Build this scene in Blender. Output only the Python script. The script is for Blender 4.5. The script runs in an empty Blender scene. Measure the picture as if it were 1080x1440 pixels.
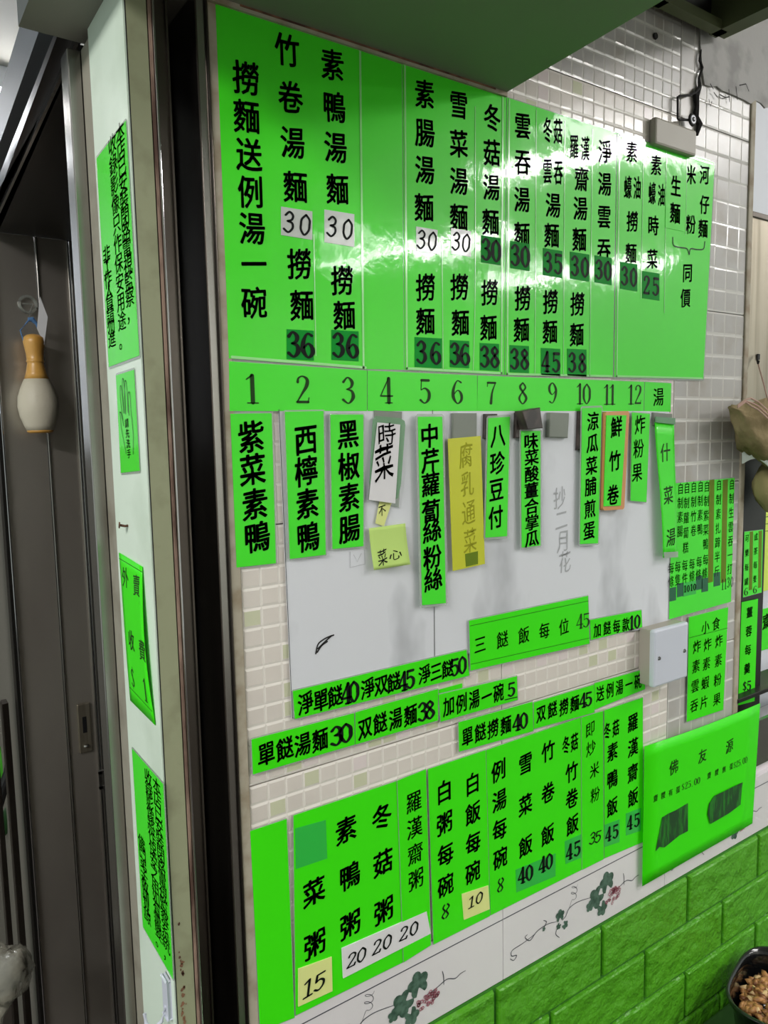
import bpy, bmesh, math, random
from mathutils import Vector, Matrix, noise
random.seed(7)
R = random.Random(11)
SC = bpy.context.scene
COL = SC.collection

# ------------------------------------------------------------------ camera
# World: main wall is the plane Y=0, X runs right along it, Z up, metres.
F = 1060.0; EYE = Vector((0.0, -0.643, 1.55))
def _d(x, y): return Vector((x-540, -(y-720), -F)).normalized()
_vy = 720-((2080-540)*(735-540)+F*F)/(578-720)
AX = _d(2080, 578); AZ = -_d(735, _vy); AY = AZ.cross(AX)
cam = bpy.data.cameras.new('camera'); camo = bpy.data.objects.new('camera', cam); COL.objects.link(camo)
rot = Matrix((AX, AY, AZ))          # camera space -> world
camo.matrix_world = Matrix.Translation(EYE) @ rot.to_4x4()
cam.sensor_fit = 'VERTICAL'; cam.sensor_height = 36; cam.sensor_width = 27
cam.lens = 36*F/1440; cam.clip_start = 0.02
SC.camera = camo
# ------------------------------------------------------------------ world, lights, exposure
w = bpy.data.worlds.new('world'); SC.world = w; w.use_nodes = True
w.node_tree.nodes['Background'].inputs[0].default_value = (0.80, 0.90, 0.84, 1)
w.node_tree.nodes['Background'].inputs[1].default_value = 0.55
SC.view_settings.view_transform = 'Standard'; SC.view_settings.look = 'None'
SC.view_settings.exposure = 0.36; SC.view_settings.gamma = 1; SC.view_settings.use_curve_mapping = False
def area(name, loc, aim, sx, sy, power, col=(1, 0.97, 0.94)):
    l = bpy.data.lights.new(name, 'AREA'); l.shape = 'RECTANGLE'; l.size = sx; l.size_y = sy; l.energy = power; l.color = col
    o = bpy.data.objects.new(name, l); COL.objects.link(o); o.location = loc
    o.rotation_euler = (Vector(aim)-Vector(loc)).to_track_quat('-Z', 'Y').to_euler(); return o
LAMPS = [(-1.5, -0.75, 1.2, 44, 'fluorescent ceiling lamp above and behind the camera'), (2.55, -1.35, 1.2, 24, 'fluorescent ceiling lamp over the counter end'),
         (2.8, -3.1, 1.3, 26, 'nearer of the two fluorescent ceiling lamps along the far aisle'), (4.2, -3.1, 1.3, 26, 'farther of the two fluorescent ceiling lamps along the far aisle'), (0.3, 2.2, 1.0, 22, 'fluorescent ceiling lamp in the kitchen behind the menu wall')]
for x_, y_, L_, p_, _ in LAMPS:
    area('lamp_light', (x_, y_, 2.635), (x_+(-.25 if x_ > 0 else .15), y_+.12 if y_ < 0 else y_-.2, 0.6), L_, 0.12, p_, (1, 0.975, 0.95) if y_ < 0 else (.93, .96, 1))

# ------------------------------------------------------------------ materials
MATS = {}
def lin(c):
    c /= 255.0
    return c/12.92 if c <= 0.04045 else ((c+0.055)/1.055)**2.4
def rgb(r, g, b): return (lin(r), lin(g), lin(b), 1)
def mat(name, col, rough=0.5, metal=0.0, coat=0.0, bump=None, mott=None, alpha=1.0, spec=None, cbump=None, trans=0.0, ior=None):
    """bump=(scale, strength, distance), mott=(scale, colour2, lo, hi[, zstretch]), cbump: wavy clear film"""
    m = bpy.data.materials.new(name); m.use_nodes = True; nt = m.node_tree; b = nt.nodes['Principled BSDF']
    b.inputs['Base Color'].default_value = col; b.inputs['Roughness'].default_value = rough
    b.inputs['Metallic'].default_value = metal; b.inputs['Alpha'].default_value = alpha
    b.inputs['Coat Weight'].default_value = coat; b.inputs['Coat Roughness'].default_value = 0.07
    b.inputs['Transmission Weight'].default_value = trans
    if ior: b.inputs['IOR'].default_value = ior
    if spec is not None: b.inputs['Specular IOR Level'].default_value = spec
    geo = None
    def pos(sc=(1, 1, 1)):
        g = nt.nodes.new('ShaderNodeNewGeometry'); mp = nt.nodes.new('ShaderNodeMapping'); mp.inputs['Scale'].default_value = sc
        nt.links.new(g.outputs['Position'], mp.inputs['Vector']); return mp.outputs[0]
    def nz(scale, sc=(1, 1, 1), detail=4):
        n = nt.nodes.new('ShaderNodeTexNoise'); n.inputs['Scale'].default_value = scale; n.inputs['Detail'].default_value = detail
        nt.links.new(pos(sc), n.inputs['Vector']); return n.outputs['Fac']
    if mott:
        st = mott[4] if len(mott) > 4 else (1, 1, 1)
        r = nt.nodes.new('ShaderNodeMapRange'); r.inputs['From Min'].default_value = mott[2]; r.inputs['From Max'].default_value = mott[3]
        nt.links.new(nz(mott[0], st), r.inputs['Value'])
        mx = nt.nodes.new('ShaderNodeMix'); mx.data_type = 'RGBA'; mx.inputs['A'].default_value = col; mx.inputs['B'].default_value = mott[1]
        nt.links.new(r.outputs[0], mx.inputs['Factor']); nt.links.new(mx.outputs['Result'], b.inputs['Base Color'])
    if bump:
        st = bump[3] if len(bump) > 3 else (1, 1, 1)
        bp = nt.nodes.new('ShaderNodeBump'); bp.inputs['Strength'].default_value = bump[1]; bp.inputs['Distance'].default_value = bump[2]
        nt.links.new(nz(bump[0], st), bp.inputs['Height']); nt.links.new(bp.outputs[0], b.inputs['Normal'])
    if cbump:
        bp = nt.nodes.new('ShaderNodeBump'); bp.inputs['Strength'].default_value = cbump[1]; bp.inputs['Distance'].default_value = cbump[2]
        nt.links.new(nz(cbump[0], cbump[3], 6), bp.inputs['Height']); nt.links.new(bp.outputs[0], b.inputs['Coat Normal'])
    MATS[name] = m; return m
WAVE = (17, 1.0, 0.0007, (1.3, 1, 0.9))
mat('neon', rgb(62, 236, 12), 0.42, coat=0.12, spec=0.2)
mat('neon_film', rgb(66, 232, 30), 0.45, coat=0.6, spec=0.25, cbump=WAVE)
mat('neon_strip', rgb(68, 236, 40), 0.4, coat=0.25, spec=0.3)
mat('neon_dark', rgb(10, 150, 48), 0.6, spec=0.12)
mat('teal_patch', rgb(38, 190, 66), 0.5, coat=0.2)
mat('ink', rgb(10, 18, 14), 0.6, spec=0.15)
mat('ink_film', rgb(14, 40, 26), 0.6, coat=0.6, spec=0.15, cbump=WAVE)
mat('ink_print', rgb(34, 66, 26), 0.6, spec=0.15)
mat('ink_fade', rgb(158, 160, 40), 0.7, spec=0.1)
mat('ink_brown', rgb(104, 128, 22), 0.6, spec=0.2)
mat('ghost', rgb(176, 178, 182), 0.6, spec=0.1)
mat('paper_white', rgb(226, 224, 226), 0.6, spec=0.2)
mat('paper_grey', rgb(190, 196, 190), 0.35, coat=0.5, cbump=WAVE)
mat('note_yellow', rgb(226, 232, 150), 0.7, spec=0.1)
mat('note_lime', rgb(196, 226, 128), 0.7, spec=0.1)
mat('strip_yellow', rgb(200, 204, 22), 0.5, coat=0.3)
mat('film', rgb(188, 200, 188), 0.12, alpha=0.5, coat=0.6)
mat('ink_blur', rgb(8, 34, 18), 0.6, spec=0.1)
mat('film_seam', rgb(150, 235, 140), 0.15, coat=0.8)
mat('film_green', rgb(120, 170, 128), 0.15, alpha=0.75, coat=0.5)
mat('board', rgb(222, 224, 230), 0.28, coat=0.15, mott=(9, rgb(146, 149, 154), 0.52, 0.74, (1, 1, 0.5)), bump=(30, 0.2, 0.0006))
mat('board_edge', rgb(70, 70, 72), 0.5)
mat('ceramic', rgb(222, 214, 206), 0.17, coat=0.15, mott=(5, rgb(202, 194, 186), 0.5, 0.75))
mat('tile_ridge', rgb(234, 228, 220), 0.2, coat=0.3)
mat('tile_ridge_grey', rgb(216, 213, 208), 0.18, coat=0.3)
mat('ceramic_tint', rgb(206, 208, 178), 0.17, coat=0.3)
mat('ceramic_pale', rgb(226, 214, 212), 0.17, coat=0.3)
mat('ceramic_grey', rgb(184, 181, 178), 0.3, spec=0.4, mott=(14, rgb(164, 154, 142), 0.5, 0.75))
mat('grout', rgb(172, 164, 154), 0.8, mott=(20, rgb(120, 106, 94), 0.45, 0.7))
mat('border', rgb(226, 220, 224), 0.2, coat=0.25)
mat('vine_leaf', rgb(84, 112, 98), 0.4, mott=(120, rgb(46, 74, 62), 0.4, 0.62))
mat('vine_stem', rgb(66, 66, 78), 0.4)
mat('grape', rgb(168, 84, 104), 0.4)
mat('foam', rgb(82, 160, 30), 0.36, spec=0.45, bump=(34, 1.0, 0.011, (1, 1, 1.1)))
mat('foam_joint', rgb(50, 120, 26), 0.6)
mat('steel', rgb(176, 174, 170), 0.24, 1.0, bump=(60, 0.12, 0.002, (1, 1, 0.05)))
mat('steel_dark', rgb(112, 106, 100), 0.3, 1.0, mott=(9, rgb(84, 76, 72), 0.4, 0.65, (1, 1, 0.3)))
mat('steel_door', rgb(206, 200, 190), 0.32, 0.86, mott=(3, rgb(170, 160, 152), 0.35, 0.7, (1, 1, 0.4)))
mat('steel_charcoal', rgb(60, 58, 56), 0.35, 0.9)  # very dark steel for post, shelf edge and passage header
mat('steel_warm', rgb(158, 150, 134), 0.42, 0.85, mott=(30, rgb(120, 112, 96), 0.45, 0.7, (2, 1, 0.1)), bump=(60, 0.3, 0.002, (1, 1, 0.05)))
mat('chrome', rgb(205, 203, 205), 0.1, 1.0)
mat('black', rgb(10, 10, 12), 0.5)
mat('olive_paint', rgb(150, 154, 124), 0.5, mott=(30, rgb(130, 132, 104), 0.5, 0.75), spec=0.3)
mat('beam_paint', rgb(84, 90, 98), 0.5)
mat('mint_paint', rgb(224, 240, 224), 0.32, mott=(10, rgb(196, 214, 194), 0.5, 0.8), spec=0.4)
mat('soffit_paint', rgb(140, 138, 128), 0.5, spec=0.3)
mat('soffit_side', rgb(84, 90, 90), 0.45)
mat('rust', rgb(140, 100, 74), 0.8, mott=(50, rgb(70, 44, 34), 0.4, 0.65))
mat('wood_edge', rgb(158, 132, 116), 0.7, mott=(60, rgb(84, 60, 50), 0.45, 0.62, (1, 1, 0.2)))
mat('jamb_paint', rgb(150, 146, 132), 0.5, mott=(20, rgb(126, 120, 106), 0.5, 0.7))
mat('caulk', rgb(176, 168, 150), 0.7, mott=(30, rgb(140, 124, 100), 0.45, 0.7))
mat('plastic_white', rgb(206, 210, 222), 0.35, spec=0.4)
mat('plastic_side', rgb(168, 162, 150), 0.5)
mat('magnet', rgb(128, 134, 124), 0.35, spec=0.4)
mat('magnet_dark', rgb(76, 66, 62), 0.35, spec=0.5, mott=(60, rgb(46, 40, 38), 0.4, 0.6))
mat('orange_rim', rgb(214, 150, 96), 0.4)
mat('plaster', rgb(176, 174, 172), 0.75, mott=(22, rgb(152, 150, 148), 0.5, 0.66), bump=(40, 0.4, 0.002))
mat('grime', rgb(34, 32, 32), 0.8)
mat('hood', rgb(96, 104, 70), 0.6)
mat('hood_dark', rgb(44, 44, 32), 0.7)
mat('store_grey', rgb(120, 116, 108), 0.6)
mat('white_wall', rgb(216, 220, 228), 0.5)
mat('shop_wall', rgb(214, 214, 206), 0.6)
mat('floor_tile', rgb(62, 55, 50), 0.5)
mat('counter_top', rgb(70, 110, 60), 0.2, 0.3)  # green reflection on the counter put into its base colour
mat('teal_dark', rgb(16, 96, 62), 0.5)
mat('cloth_brown', rgb(168, 150, 116), 0.9, spec=0.1, bump=(38, 0.8, 0.006), mott=(14, rgb(124, 112, 78), 0.45, 0.65))
mat('cloth_olive', rgb(146, 138, 96), 0.9, spec=0.1, bump=(90, 0.3, 0.002))
mat('cloth_white', rgb(200, 206, 200), 0.8)
mat('cord', rgb(196, 160, 148), 0.8)
mat('black_plastic', rgb(14, 15, 16), 0.12, coat=0.5)
mat('food', rgb(190, 138, 84), 0.5, mott=(90, rgb(110, 62, 30), 0.42, 0.62), bump=(160, 0.5, 0.002))
mat('food_pale', rgb(226, 190, 140), 0.45)
mat('pin_wood', rgb(222, 168, 84), 0.35, coat=0.3, mott=(30, rgb(196, 140, 60), 0.45, 0.7, (1, 1, 0.3)))
mat('pin_white', rgb(214, 206, 186), 0.5, mott=(14, rgb(190, 180, 156), 0.45, 0.65), bump=(70, 0.3, 0.002))
mat('blue_cord', rgb(86, 128, 178), 0.6)
mat('clear', rgb(236, 240, 236), 0.05, trans=0.9, ior=1.45)
mat('bag_clear', rgb(168, 164, 148), 0.22, alpha=0.55, coat=0.8, bump=(22, 1.0, 0.012))
mat('leaf_green', rgb(70, 170, 40), 0.5)
mat('leaf_dark', rgb(28, 70, 30), 0.5)
mat('note_glow', rgb(214, 236, 96), 0.6)
lm = mat('lamp_tube', rgb(255, 255, 255), 0.5)
lm.node_tree.nodes['Principled BSDF'].inputs['Emission Color'].default_value = (1, .97, .94, 1)
lm.node_tree.nodes['Principled BSDF'].inputs['Emission Strength'].default_value = 14
M = lambda n: MATS[n]

# ------------------------------------------------------------------ helpers
def ray(px, py):
    return rot @ Vector((px-540, -(py-720), -F))
class Plane:
    """A real plane of the place: 'Y' (parallel to the menu wall) or 'X' (the column flank). s,z are metres on it, d is metres out of it."""
    def __init__(s, kind, val): s.k, s.v = kind, val
    def at(s, px, py, d=0.0):
        r = ray(px, py)
        if s.k == 'Y': t = (s.v-d-EYE.y)/r.y; return (r.x*t, EYE.z+r.z*t)
        t = (s.v-d-EYE.x)/r.x; return (-(EYE.y+r.y*t), EYE.z+r.z*t)
    def p(s, a, z, d=0.0):
        return Vector((a, s.v-d, z)) if s.k == 'Y' else Vector((s.v-d, -a, z))
WALL = Plane('Y', 0.0); FLANK = Plane('X', 0.202)
def tag(o, label=None, cat=None, group=None, kind=None):
    if label: o['label'] = label
    if cat: o['category'] = cat
    if group: o['group'] = group
    if kind: o['kind'] = kind
    return o
def mesh_obj(name, verts, faces, mats, parent=None, fm=None, smooth=False):
    me = bpy.data.meshes.new(name); me.from_pydata([tuple(v) for v in verts], [], faces)
    for m in (mats if isinstance(mats, (list, tuple)) else [mats]): me.materials.append(M(m))
    if fm: me.polygons.foreach_set('material_index', fm)
    if smooth: me.polygons.foreach_set('use_smooth', [True]*len(faces))
    me.update()
    o = bpy.data.objects.new(name, me); COL.objects.link(o)
    if parent: child(o, parent)
    return o
def child(o, parent):
    o.parent = parent; o.matrix_parent_inverse = Matrix.Translation(-WL[parent.name]) if parent.name in WL else parent.matrix_world.inverted()
WL = {}
def empty(name, loc):
    o = bpy.data.objects.new(name, None); COL.objects.link(o); o.location = loc; o.empty_display_size = 0.02; WL[o.name] = Vector(loc); return o
class MB:
    def __init__(s): s.v = []; s.f = []; s.m = []
    def add(s, vs, fs, mi=0):
        n = len(s.v); s.v += [Vector(v) for v in vs]; s.f += [tuple(i+n for i in f) for f in fs]; s.m += [mi]*len(fs); return s
    def box(s, a, b, mi=0, bev=0.0):
        x0, y0, z0 = a; x1, y1, z1 = b
        if bev <= 0:
            return s.add([(x, y, z) for x in (x0, x1) for y in (y0, y1) for z in (z0, z1)],
                         [(0, 1, 3, 2), (4, 6, 7, 5), (0, 4, 5, 1), (2, 3, 7, 6), (0, 2, 6, 4), (1, 5, 7, 3)], mi)
        bm = bmesh.new(); bmesh.ops.create_cube(bm, size=1)
        for v in bm.verts: v.co = Vector(((x0+x1)/2+v.co.x*(x1-x0), (y0+y1)/2+v.co.y*(y1-y0), (z0+z1)/2+v.co.z*(z1-z0)))
        bmesh.ops.bevel(bm, geom=bm.edges[:], offset=bev, segments=2, affect='EDGES', profile=0.5)
        bm.verts.ensure_lookup_table()
        s.add([v.co.copy() for v in bm.verts], [tuple(v.index for v in f.verts) for f in bm.faces], mi); bm.free(); return s
    def tube(s, pts, r, n=8, mi=0, cap=True):
        pts = [Vector(p) for p in pts]; rr = r if isinstance(r, (list, tuple)) else [r]*len(pts); vs = []
        for i, p in enumerate(pts):
            t = (pts[min(i+1, len(pts)-1)]-pts[max(i-1, 0)]).normalized()
            a = t.cross(Vector((0, 0, 1)) if abs(t.z) < 0.9 else Vector((1, 0, 0))).normalized(); b = t.cross(a)
            vs += [p+(a*math.cos(2*math.pi*k/n)+b*math.sin(2*math.pi*k/n))*rr[i] for k in range(n)]
        fs = [(i*n+k, i*n+(k+1) % n, (i+1)*n+(k+1) % n, (i+1)*n+k) for i in range(len(pts)-1) for k in range(n)]
        if cap: fs += [tuple(range(n))[::-1], tuple((len(pts)-1)*n+k for k in range(n))]
        return s.add(vs, fs, mi)
    def lathe(s, prof, c, n=24, mi=0, squash=1.0):
        vs = [Vector((c[0]+r*math.cos(2*math.pi*k/n), c[1]+squash*r*math.sin(2*math.pi*k/n), c[2]+z)) for r, z in prof for k in range(n)]
        fs = [(i*n+k, i*n+(k+1) % n, (i+1)*n+(k+1) % n, (i+1)*n+k) for i in range(len(prof)-1) for k in range(n)]
        fs += [tuple(range(n))[::-1], tuple((len(prof)-1)*n+k for k in range(n))]
        return s.add(vs, fs, mi)
    def prism(s, pl, pts, d0, d1, mi=0):
        """pts (s,z) polygon on a plane, from height d0 to d1 out of it"""
        n = len(pts); vs = [pl.p(a, z, d0) for a, z in pts]+[pl.p(a, z, d1) for a, z in pts]
        fs = [tuple(range(n)), tuple(range(n, 2*n))[::-1]]+[(i, n+i, n+(i+1) % n, (i+1) % n) for i in range(n)]
        return s.add(vs, fs, mi)
    def build(s, name, mats, parent=None, smooth=False):
        return mesh_obj(name, s.v, s.f, mats, parent, s.m, smooth)
def px_poly(pl, pts, d=0.0): return [pl.at(x, y, d) for x, y in pts]

# ---- glyphs -------------------------------------------------------
def catmull(p, n=6):
    if len(p) < 3: return p
    q = [p[0]]+list(p)+[p[-1]]; out = []
    for i in range(1, len(q)-2):
        for k in range(n):
            t = k/n; a, b, c, d = q[i-1], q[i], q[i+1], q[i+2]
            out.append(tuple(0.5*((2*b[j])+(-a[j]+c[j])*t+(2*a[j]-5*b[j]+4*c[j]-d[j])*t*t+(-a[j]+3*b[j]-3*c[j]+d[j])*t**3) for j in range(len(b))))
    out.append(tuple(p[-1])); return out
def ribbon(path):
    """path [(x,y,w)] -> verts, faces of a flat stroke with rounded ends"""
    vs = []; fs = []; n = len(path)
    for i, (x, y, w_) in enumerate(path):
        a = path[max(i-1, 0)]; b = path[min(i+1, n-1)]; dx, dy = b[0]-a[0], b[1]-a[1]; L = math.hypot(dx, dy) or 1; nx, ny = -dy/L, dx/L
        vs += [(x+nx*w_/2, y+ny*w_/2), (x-nx*w_/2, y-ny*w_/2)]
    for i in range(n-1): fs.append((2*i, 2*i+1, 2*i+3, 2*i+2))
    for e, sg in ((0, -1), (n-1, 1)):
        x, y, w_ = path[e]; a = path[max(e-1, 0)]; b = path[min(e+1, n-1)]; ang = math.atan2(b[1]-a[1], b[0]-a[0])
        k0 = len(vs)
        for k in range(5):
            t = ang+(math.pi/2-math.pi*k/4) if sg > 0 else ang+math.pi/2+math.pi*k/4
            vs.append((x+math.cos(t)*w_/2, y+math.sin(t)*w_/2))
        fs.append(tuple(range(k0, k0+5)))
    return vs, fs
DIG = {
 '0': [[(.25, .97, .05), (.08, .75, .11), (.06, .5, .13), (.08, .25, .11), (.25, .03, .05), (.42, .25, .11), (.44, .5, .13), (.42, .75, .11), (.25, .97, .05)]],
 '1': [[(.27, .95, .13), (.27, .04, .13)], [(.09, .82, .04), (.27, .96, .06)], [(.10, .03, .04), (.44, .03, .04)]],
 '2': [[(.10, .76, .09), (.13, .90, .06), (.27, .97, .05), (.42, .86, .11), (.40, .64, .12), (.25, .38, .07), (.07, .08, .04)], [(.07, .07, .09), (.44, .07, .09)], [(.44, .05, .03), (.47, .22, .03)]],
 '3': [[(.09, .80, .09), (.25, .97, .05), (.41, .82, .12), (.37, .62, .08), (.20, .54, .03)], [(.20, .54, .03), (.40, .47, .09), (.44, .24, .13), (.27, .03, .05), (.07, .16, .09)]],
 '4': [[(.35, .97, .04), (.04, .32, .04)], [(.03, .29, .06), (.49, .29, .06)], [(.35, .95, .13), (.35, .04, .13)], [(.22, .03, .04), (.48, .03, .04)]],
 '5': [[(.12, .92, .10), (.43, .92, .10)], [(.12, .92, .03), (.10, .55, .03)], [(.10, .54, .03), (.27, .61, .06), (.43, .46, .12), (.42, .20, .12), (.25, .03, .05), (.07, .15, .09)]],
 '6': [[(.42, .88, .07), (.24, .94, .04), (.08, .62, .11), (.07, .28, .13), (.25, .03, .05), (.43, .18, .11), (.42, .42, .11), (.27, .56, .04), (.10, .40, .04)]],
 '7': [[(.06, .92, .09), (.45, .92, .09)], [(.06, .92, .03), (.04, .76, .03)], [(.45, .90, .04), (.29, .52, .08), (.22, .04, .13)]],
 '8': [[(.25, .97, .05), (.10, .78, .11), (.25, .56, .10), (.44, .28, .13), (.25, .03, .05), (.06, .26, .10), (.20, .52, .06), (.40, .76, .09), (.25, .97, .05)]],
 '9': [[(.08, .12, .07), (.26, .06, .04), (.42, .38, .11), (.43, .72, .13), (.25, .97, .05), (.07, .82, .11), (.08, .58, .11), (.23, .44, .04), (.40, .60, .04)]],
 '$': [[(.42, .78, .05), (.27, .88, .05), (.10, .72, .08), (.25, .52, .09), (.42, .30, .08), (.27, .12, .05), (.07, .22, .06)], [(.26, 1.0, .03), (.26, 0, .03)]],
 '.': [[(.2, .05, .1), (.22, .05, .1)]], '{': [], '~': [],
 '8h': [[(.12, .95, .1), (.05, .75, .1), (.2, .5, .1), (.05, .22, .1), (.18, .03, .1)], [(.32, .95, .1), (.45, .75, .1), (.30, .5, .1), (.45, .22, .1), (.32, .03, .1)]],
}
STY = {  # half width of the brush nib, rise of horizontals, wobble, ink
 'brush': (0.024, 0.10, 0.009, 'ink'), 'brush_film': (0.022, 0.10, 0.009, 'ink_film'), 'brush_thin': (0.010, 0.08, 0.005, 'ink_print'),
 'bold': (0.020, 0.03, 0.004, 'ink'), 'fine': (0.002, 0.03, 0.0, 'ink'), 'hand': (0.004, 0.16, 0.022, 'ink'), 'fade': (0, 0.1, 0.02, 'ink_fade'), 'ghost': (0, 0.1, 0.03, 'ghost'),
}
GL = {}; WANT = []
def collect_glyphs(chars_styles):
    tmp = []
    for ch, off in sorted(chars_styles):
        cu = bpy.data.curves.new('glyph', 'FONT'); cu.body = ch; cu.size = 1; cu.resolution_u = 2
        o = bpy.data.objects.new('glyph', cu); COL.objects.link(o); tmp.append((ch, off, o, cu))
    dg = bpy.context.evaluated_depsgraph_get(); dg.update()
    for ch, off, o, cu in tmp:
        me = bpy.data.meshes.new_from_object(o.evaluated_get(dg))
        GL[(ch, off)] = ([(v.co.x, v.co.y) for v in me.vertices], [tuple(p.vertices) for p in me.polygons])
        bpy.data.objects.remove(o); bpy.data.curves.remove(cu); bpy.data.meshes.remove(me)
def glyph(ch, style):
    """-> verts in a unit box centred on 0, faces, width factor"""
    off, rise, wob, _ = STY[style]
    sd = R.uniform(0, 50)
    if ch in DIG and ch != '{':
        vs = []; fs = []
        for st in DIG[ch]:
            p = catmull(st, 6)
            if style in ('hand', 'fade'): p = [(x, y, 0.10) for x, y, w_ in p]
            elif style in ('bold', 'brush_film', 'brush'): p = [(x, y, 0.07+w_*0.75) for x, y, w_ in p] if style != 'bold' else [(x, y, 0.04+w_*1.1) for x, y, w_ in p]
            a, b = ribbon(p); n = len(vs); vs += a; fs += [tuple(i+n for i in f) for f in b]
        vs = [((x-0.25+(0.12*(y-0.5) if style == 'hand' else 0))*.93, (y-0.5)*.93) for x, y in vs]
        return vs, fs, 0.55
    gs = 0.98 if style in ('hand', 'fine', 'fade', 'ghost') else 0.87
    vs0, fs0 = GL[(ch, 0)]; vs = []; fs = []
    nib = [(0, 0)] if off <= 0 else [(off*math.cos(t), off*0.75*math.sin(t)) for t in (0.5, 1.5, 2.6, 3.64, 4.64, 5.74)]
    for dx, dy in nib:
        k = len(vs); vs += [(x+dx, y+dy) for x, y in vs0]; fs += [tuple(i+k for i in f) for f in fs0]
    out = []
    for x, y in vs:
        x -= 0.5; y -= 0.38
        if wob:
            x += wob*math.sin(y*9+sd)+wob*0.5*math.sin(x*21+sd*2); y += wob*math.sin(x*8+sd*1.7)
        out.append((x*gs, (y+rise*x)*gs))
    return out, fs, 1.0
TEXTCALLS = []
class Sheet:
    """One paper, card or board on a plane, with what is written and stuck on it."""
    def __init__(s, name, label, cat, quad, mat_='neon', pl=WALL, d=0.001, th=0.0004, film=0.0, film_mat='film', group=None, bend=None, dy=0.0, part='paper', grid=None, rough_edge=0):
        s.pl, s.d, s.bend = pl, d+th, bend
        q = [pl.at(x, y, d+th) for x, y in quad]; s.q = q
        cx = sum(a for a, _ in q)/4; cz = min(b for _, b in q)
        s.x0, s.x1 = min(a for a, _ in q), max(a for a, _ in q); s.z0, s.z1 = cz, max(b for _, b in q)
        s.root = tag(empty(name, pl.p(cx, cz, d)), label, cat, group)
        nx, nz = (grid or ((8, 12) if bend else (1, 1)))
        vs = []
        for side in (0, 1):
            for j in range(nz+1):
                for i in range(nx+1):
                    u, v = i/nx, j/nz
                    a = [(q[0][k]*(1-u)+q[1][k]*u)*(1-v)+(q[3][k]*(1-u)+q[2][k]*u)*v for k in (0, 1)]
                    vs.append(pl.p(a[0], a[1], d+th*(1-side)+s.off(a[0], a[1])))
        n = (nx+1)*(nz+1); ix = lambda i, j, sd: sd*n+j*(nx+1)+i; fs = []
        for j in range(nz):
            for i in range(nx):
                fs.append((ix(i, j, 0), ix(i, j+1, 0), ix(i+1, j+1, 0), ix(i+1, j, 0))); fs.append((ix(i, j, 1), ix(i+1, j, 1), ix(i+1, j+1, 1), ix(i, j+1, 1)))
        for i in range(nx): fs.append((ix(i, 0, 0), ix(i+1, 0, 0), ix(i+1, 0, 1), ix(i, 0, 1))); fs.append((ix(i, nz, 0), ix(i, nz, 1), ix(i+1, nz, 1), ix(i+1, nz, 0)))
        for j in range(nz): fs.append((ix(0, j, 0), ix(0, j, 1), ix(0, j+1, 1), ix(0, j+1, 0))); fs.append((ix(nx, j, 0), ix(nx, j+1, 0), ix(nx, j+1, 1), ix(nx, j, 1)))
        s.paper = mesh_obj(part, vs, fs, mat_, s.root, smooth=False)
        if bend: s.paper.data.polygons.foreach_set('use_smooth', [True]*len(fs))
        if film:
            m = film; ql = [(q[0][0]-m, q[0][1]+m), (q[1][0]+m, q[1][1]+m), (q[2][0]+m, q[2][1]-m), (q[3][0]-m, q[3][1]-m)]
            c = m*0.9; poly = []
            for k, (a, z) in enumerate(ql):
                sx = 1 if k in (0, 3) else -1; sz = -1 if k in (0, 1) else 1
                poly += [(a, z+sz*c), (a+sx*c, z)] if k in (0, 2) else [(a+sx*c, z), (a, z+sz*c)]
            MB().prism(pl, poly, d-0.0001, d+0.00015).build('plastic_sleeve', film_mat, s.root)
    def off(s, a, z):
        if not s.bend: return 0.0
        return s.bend((a-s.x0)/(s.x1-s.x0), (z-s.z0)/(s.z1-s.z0))
    def text(s, items, style='brush', w_=0.030, h=0.034, parent=None, lift=0.0003, name='lettering'):
        """items: [(string, (px,py) of first char, (px,py) of last char)]"""
        TEXTCALLS.append((s, items, style, w_, h, parent or s.root, lift, name)); return s
    def patch(s, quad, mat_='neon_dark', d=0.0003, name='price_sticker', label=None):
        q = [s.pl.at(x, y, s.d) for x, y in quad]
        o = MB().prism(s.pl, q, s.d+s.off(*q[0]), s.d+s.off(*q[0])+d).build(name, mat_, s.root)
        if label: o['label'] = label
        return o
    def lines(s, segs, mat_='ink_print', w_=0.0006, name='rule_line', parent=None, curve=True):
        mb = MB()
        for pts in segs:
            p = [s.pl.at(x, y, s.d) for x, y in pts]; vs, fs = ribbon([(a, b, w_) for a, b in (catmull(p) if len(p) > 2 and curve else p)])
            mb.add([s.pl.p(a, b, s.d+0.0004+s.off(a, b)) for a, b in vs], fs)
        return mb.build(name, mat_, parent or s.root)
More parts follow.
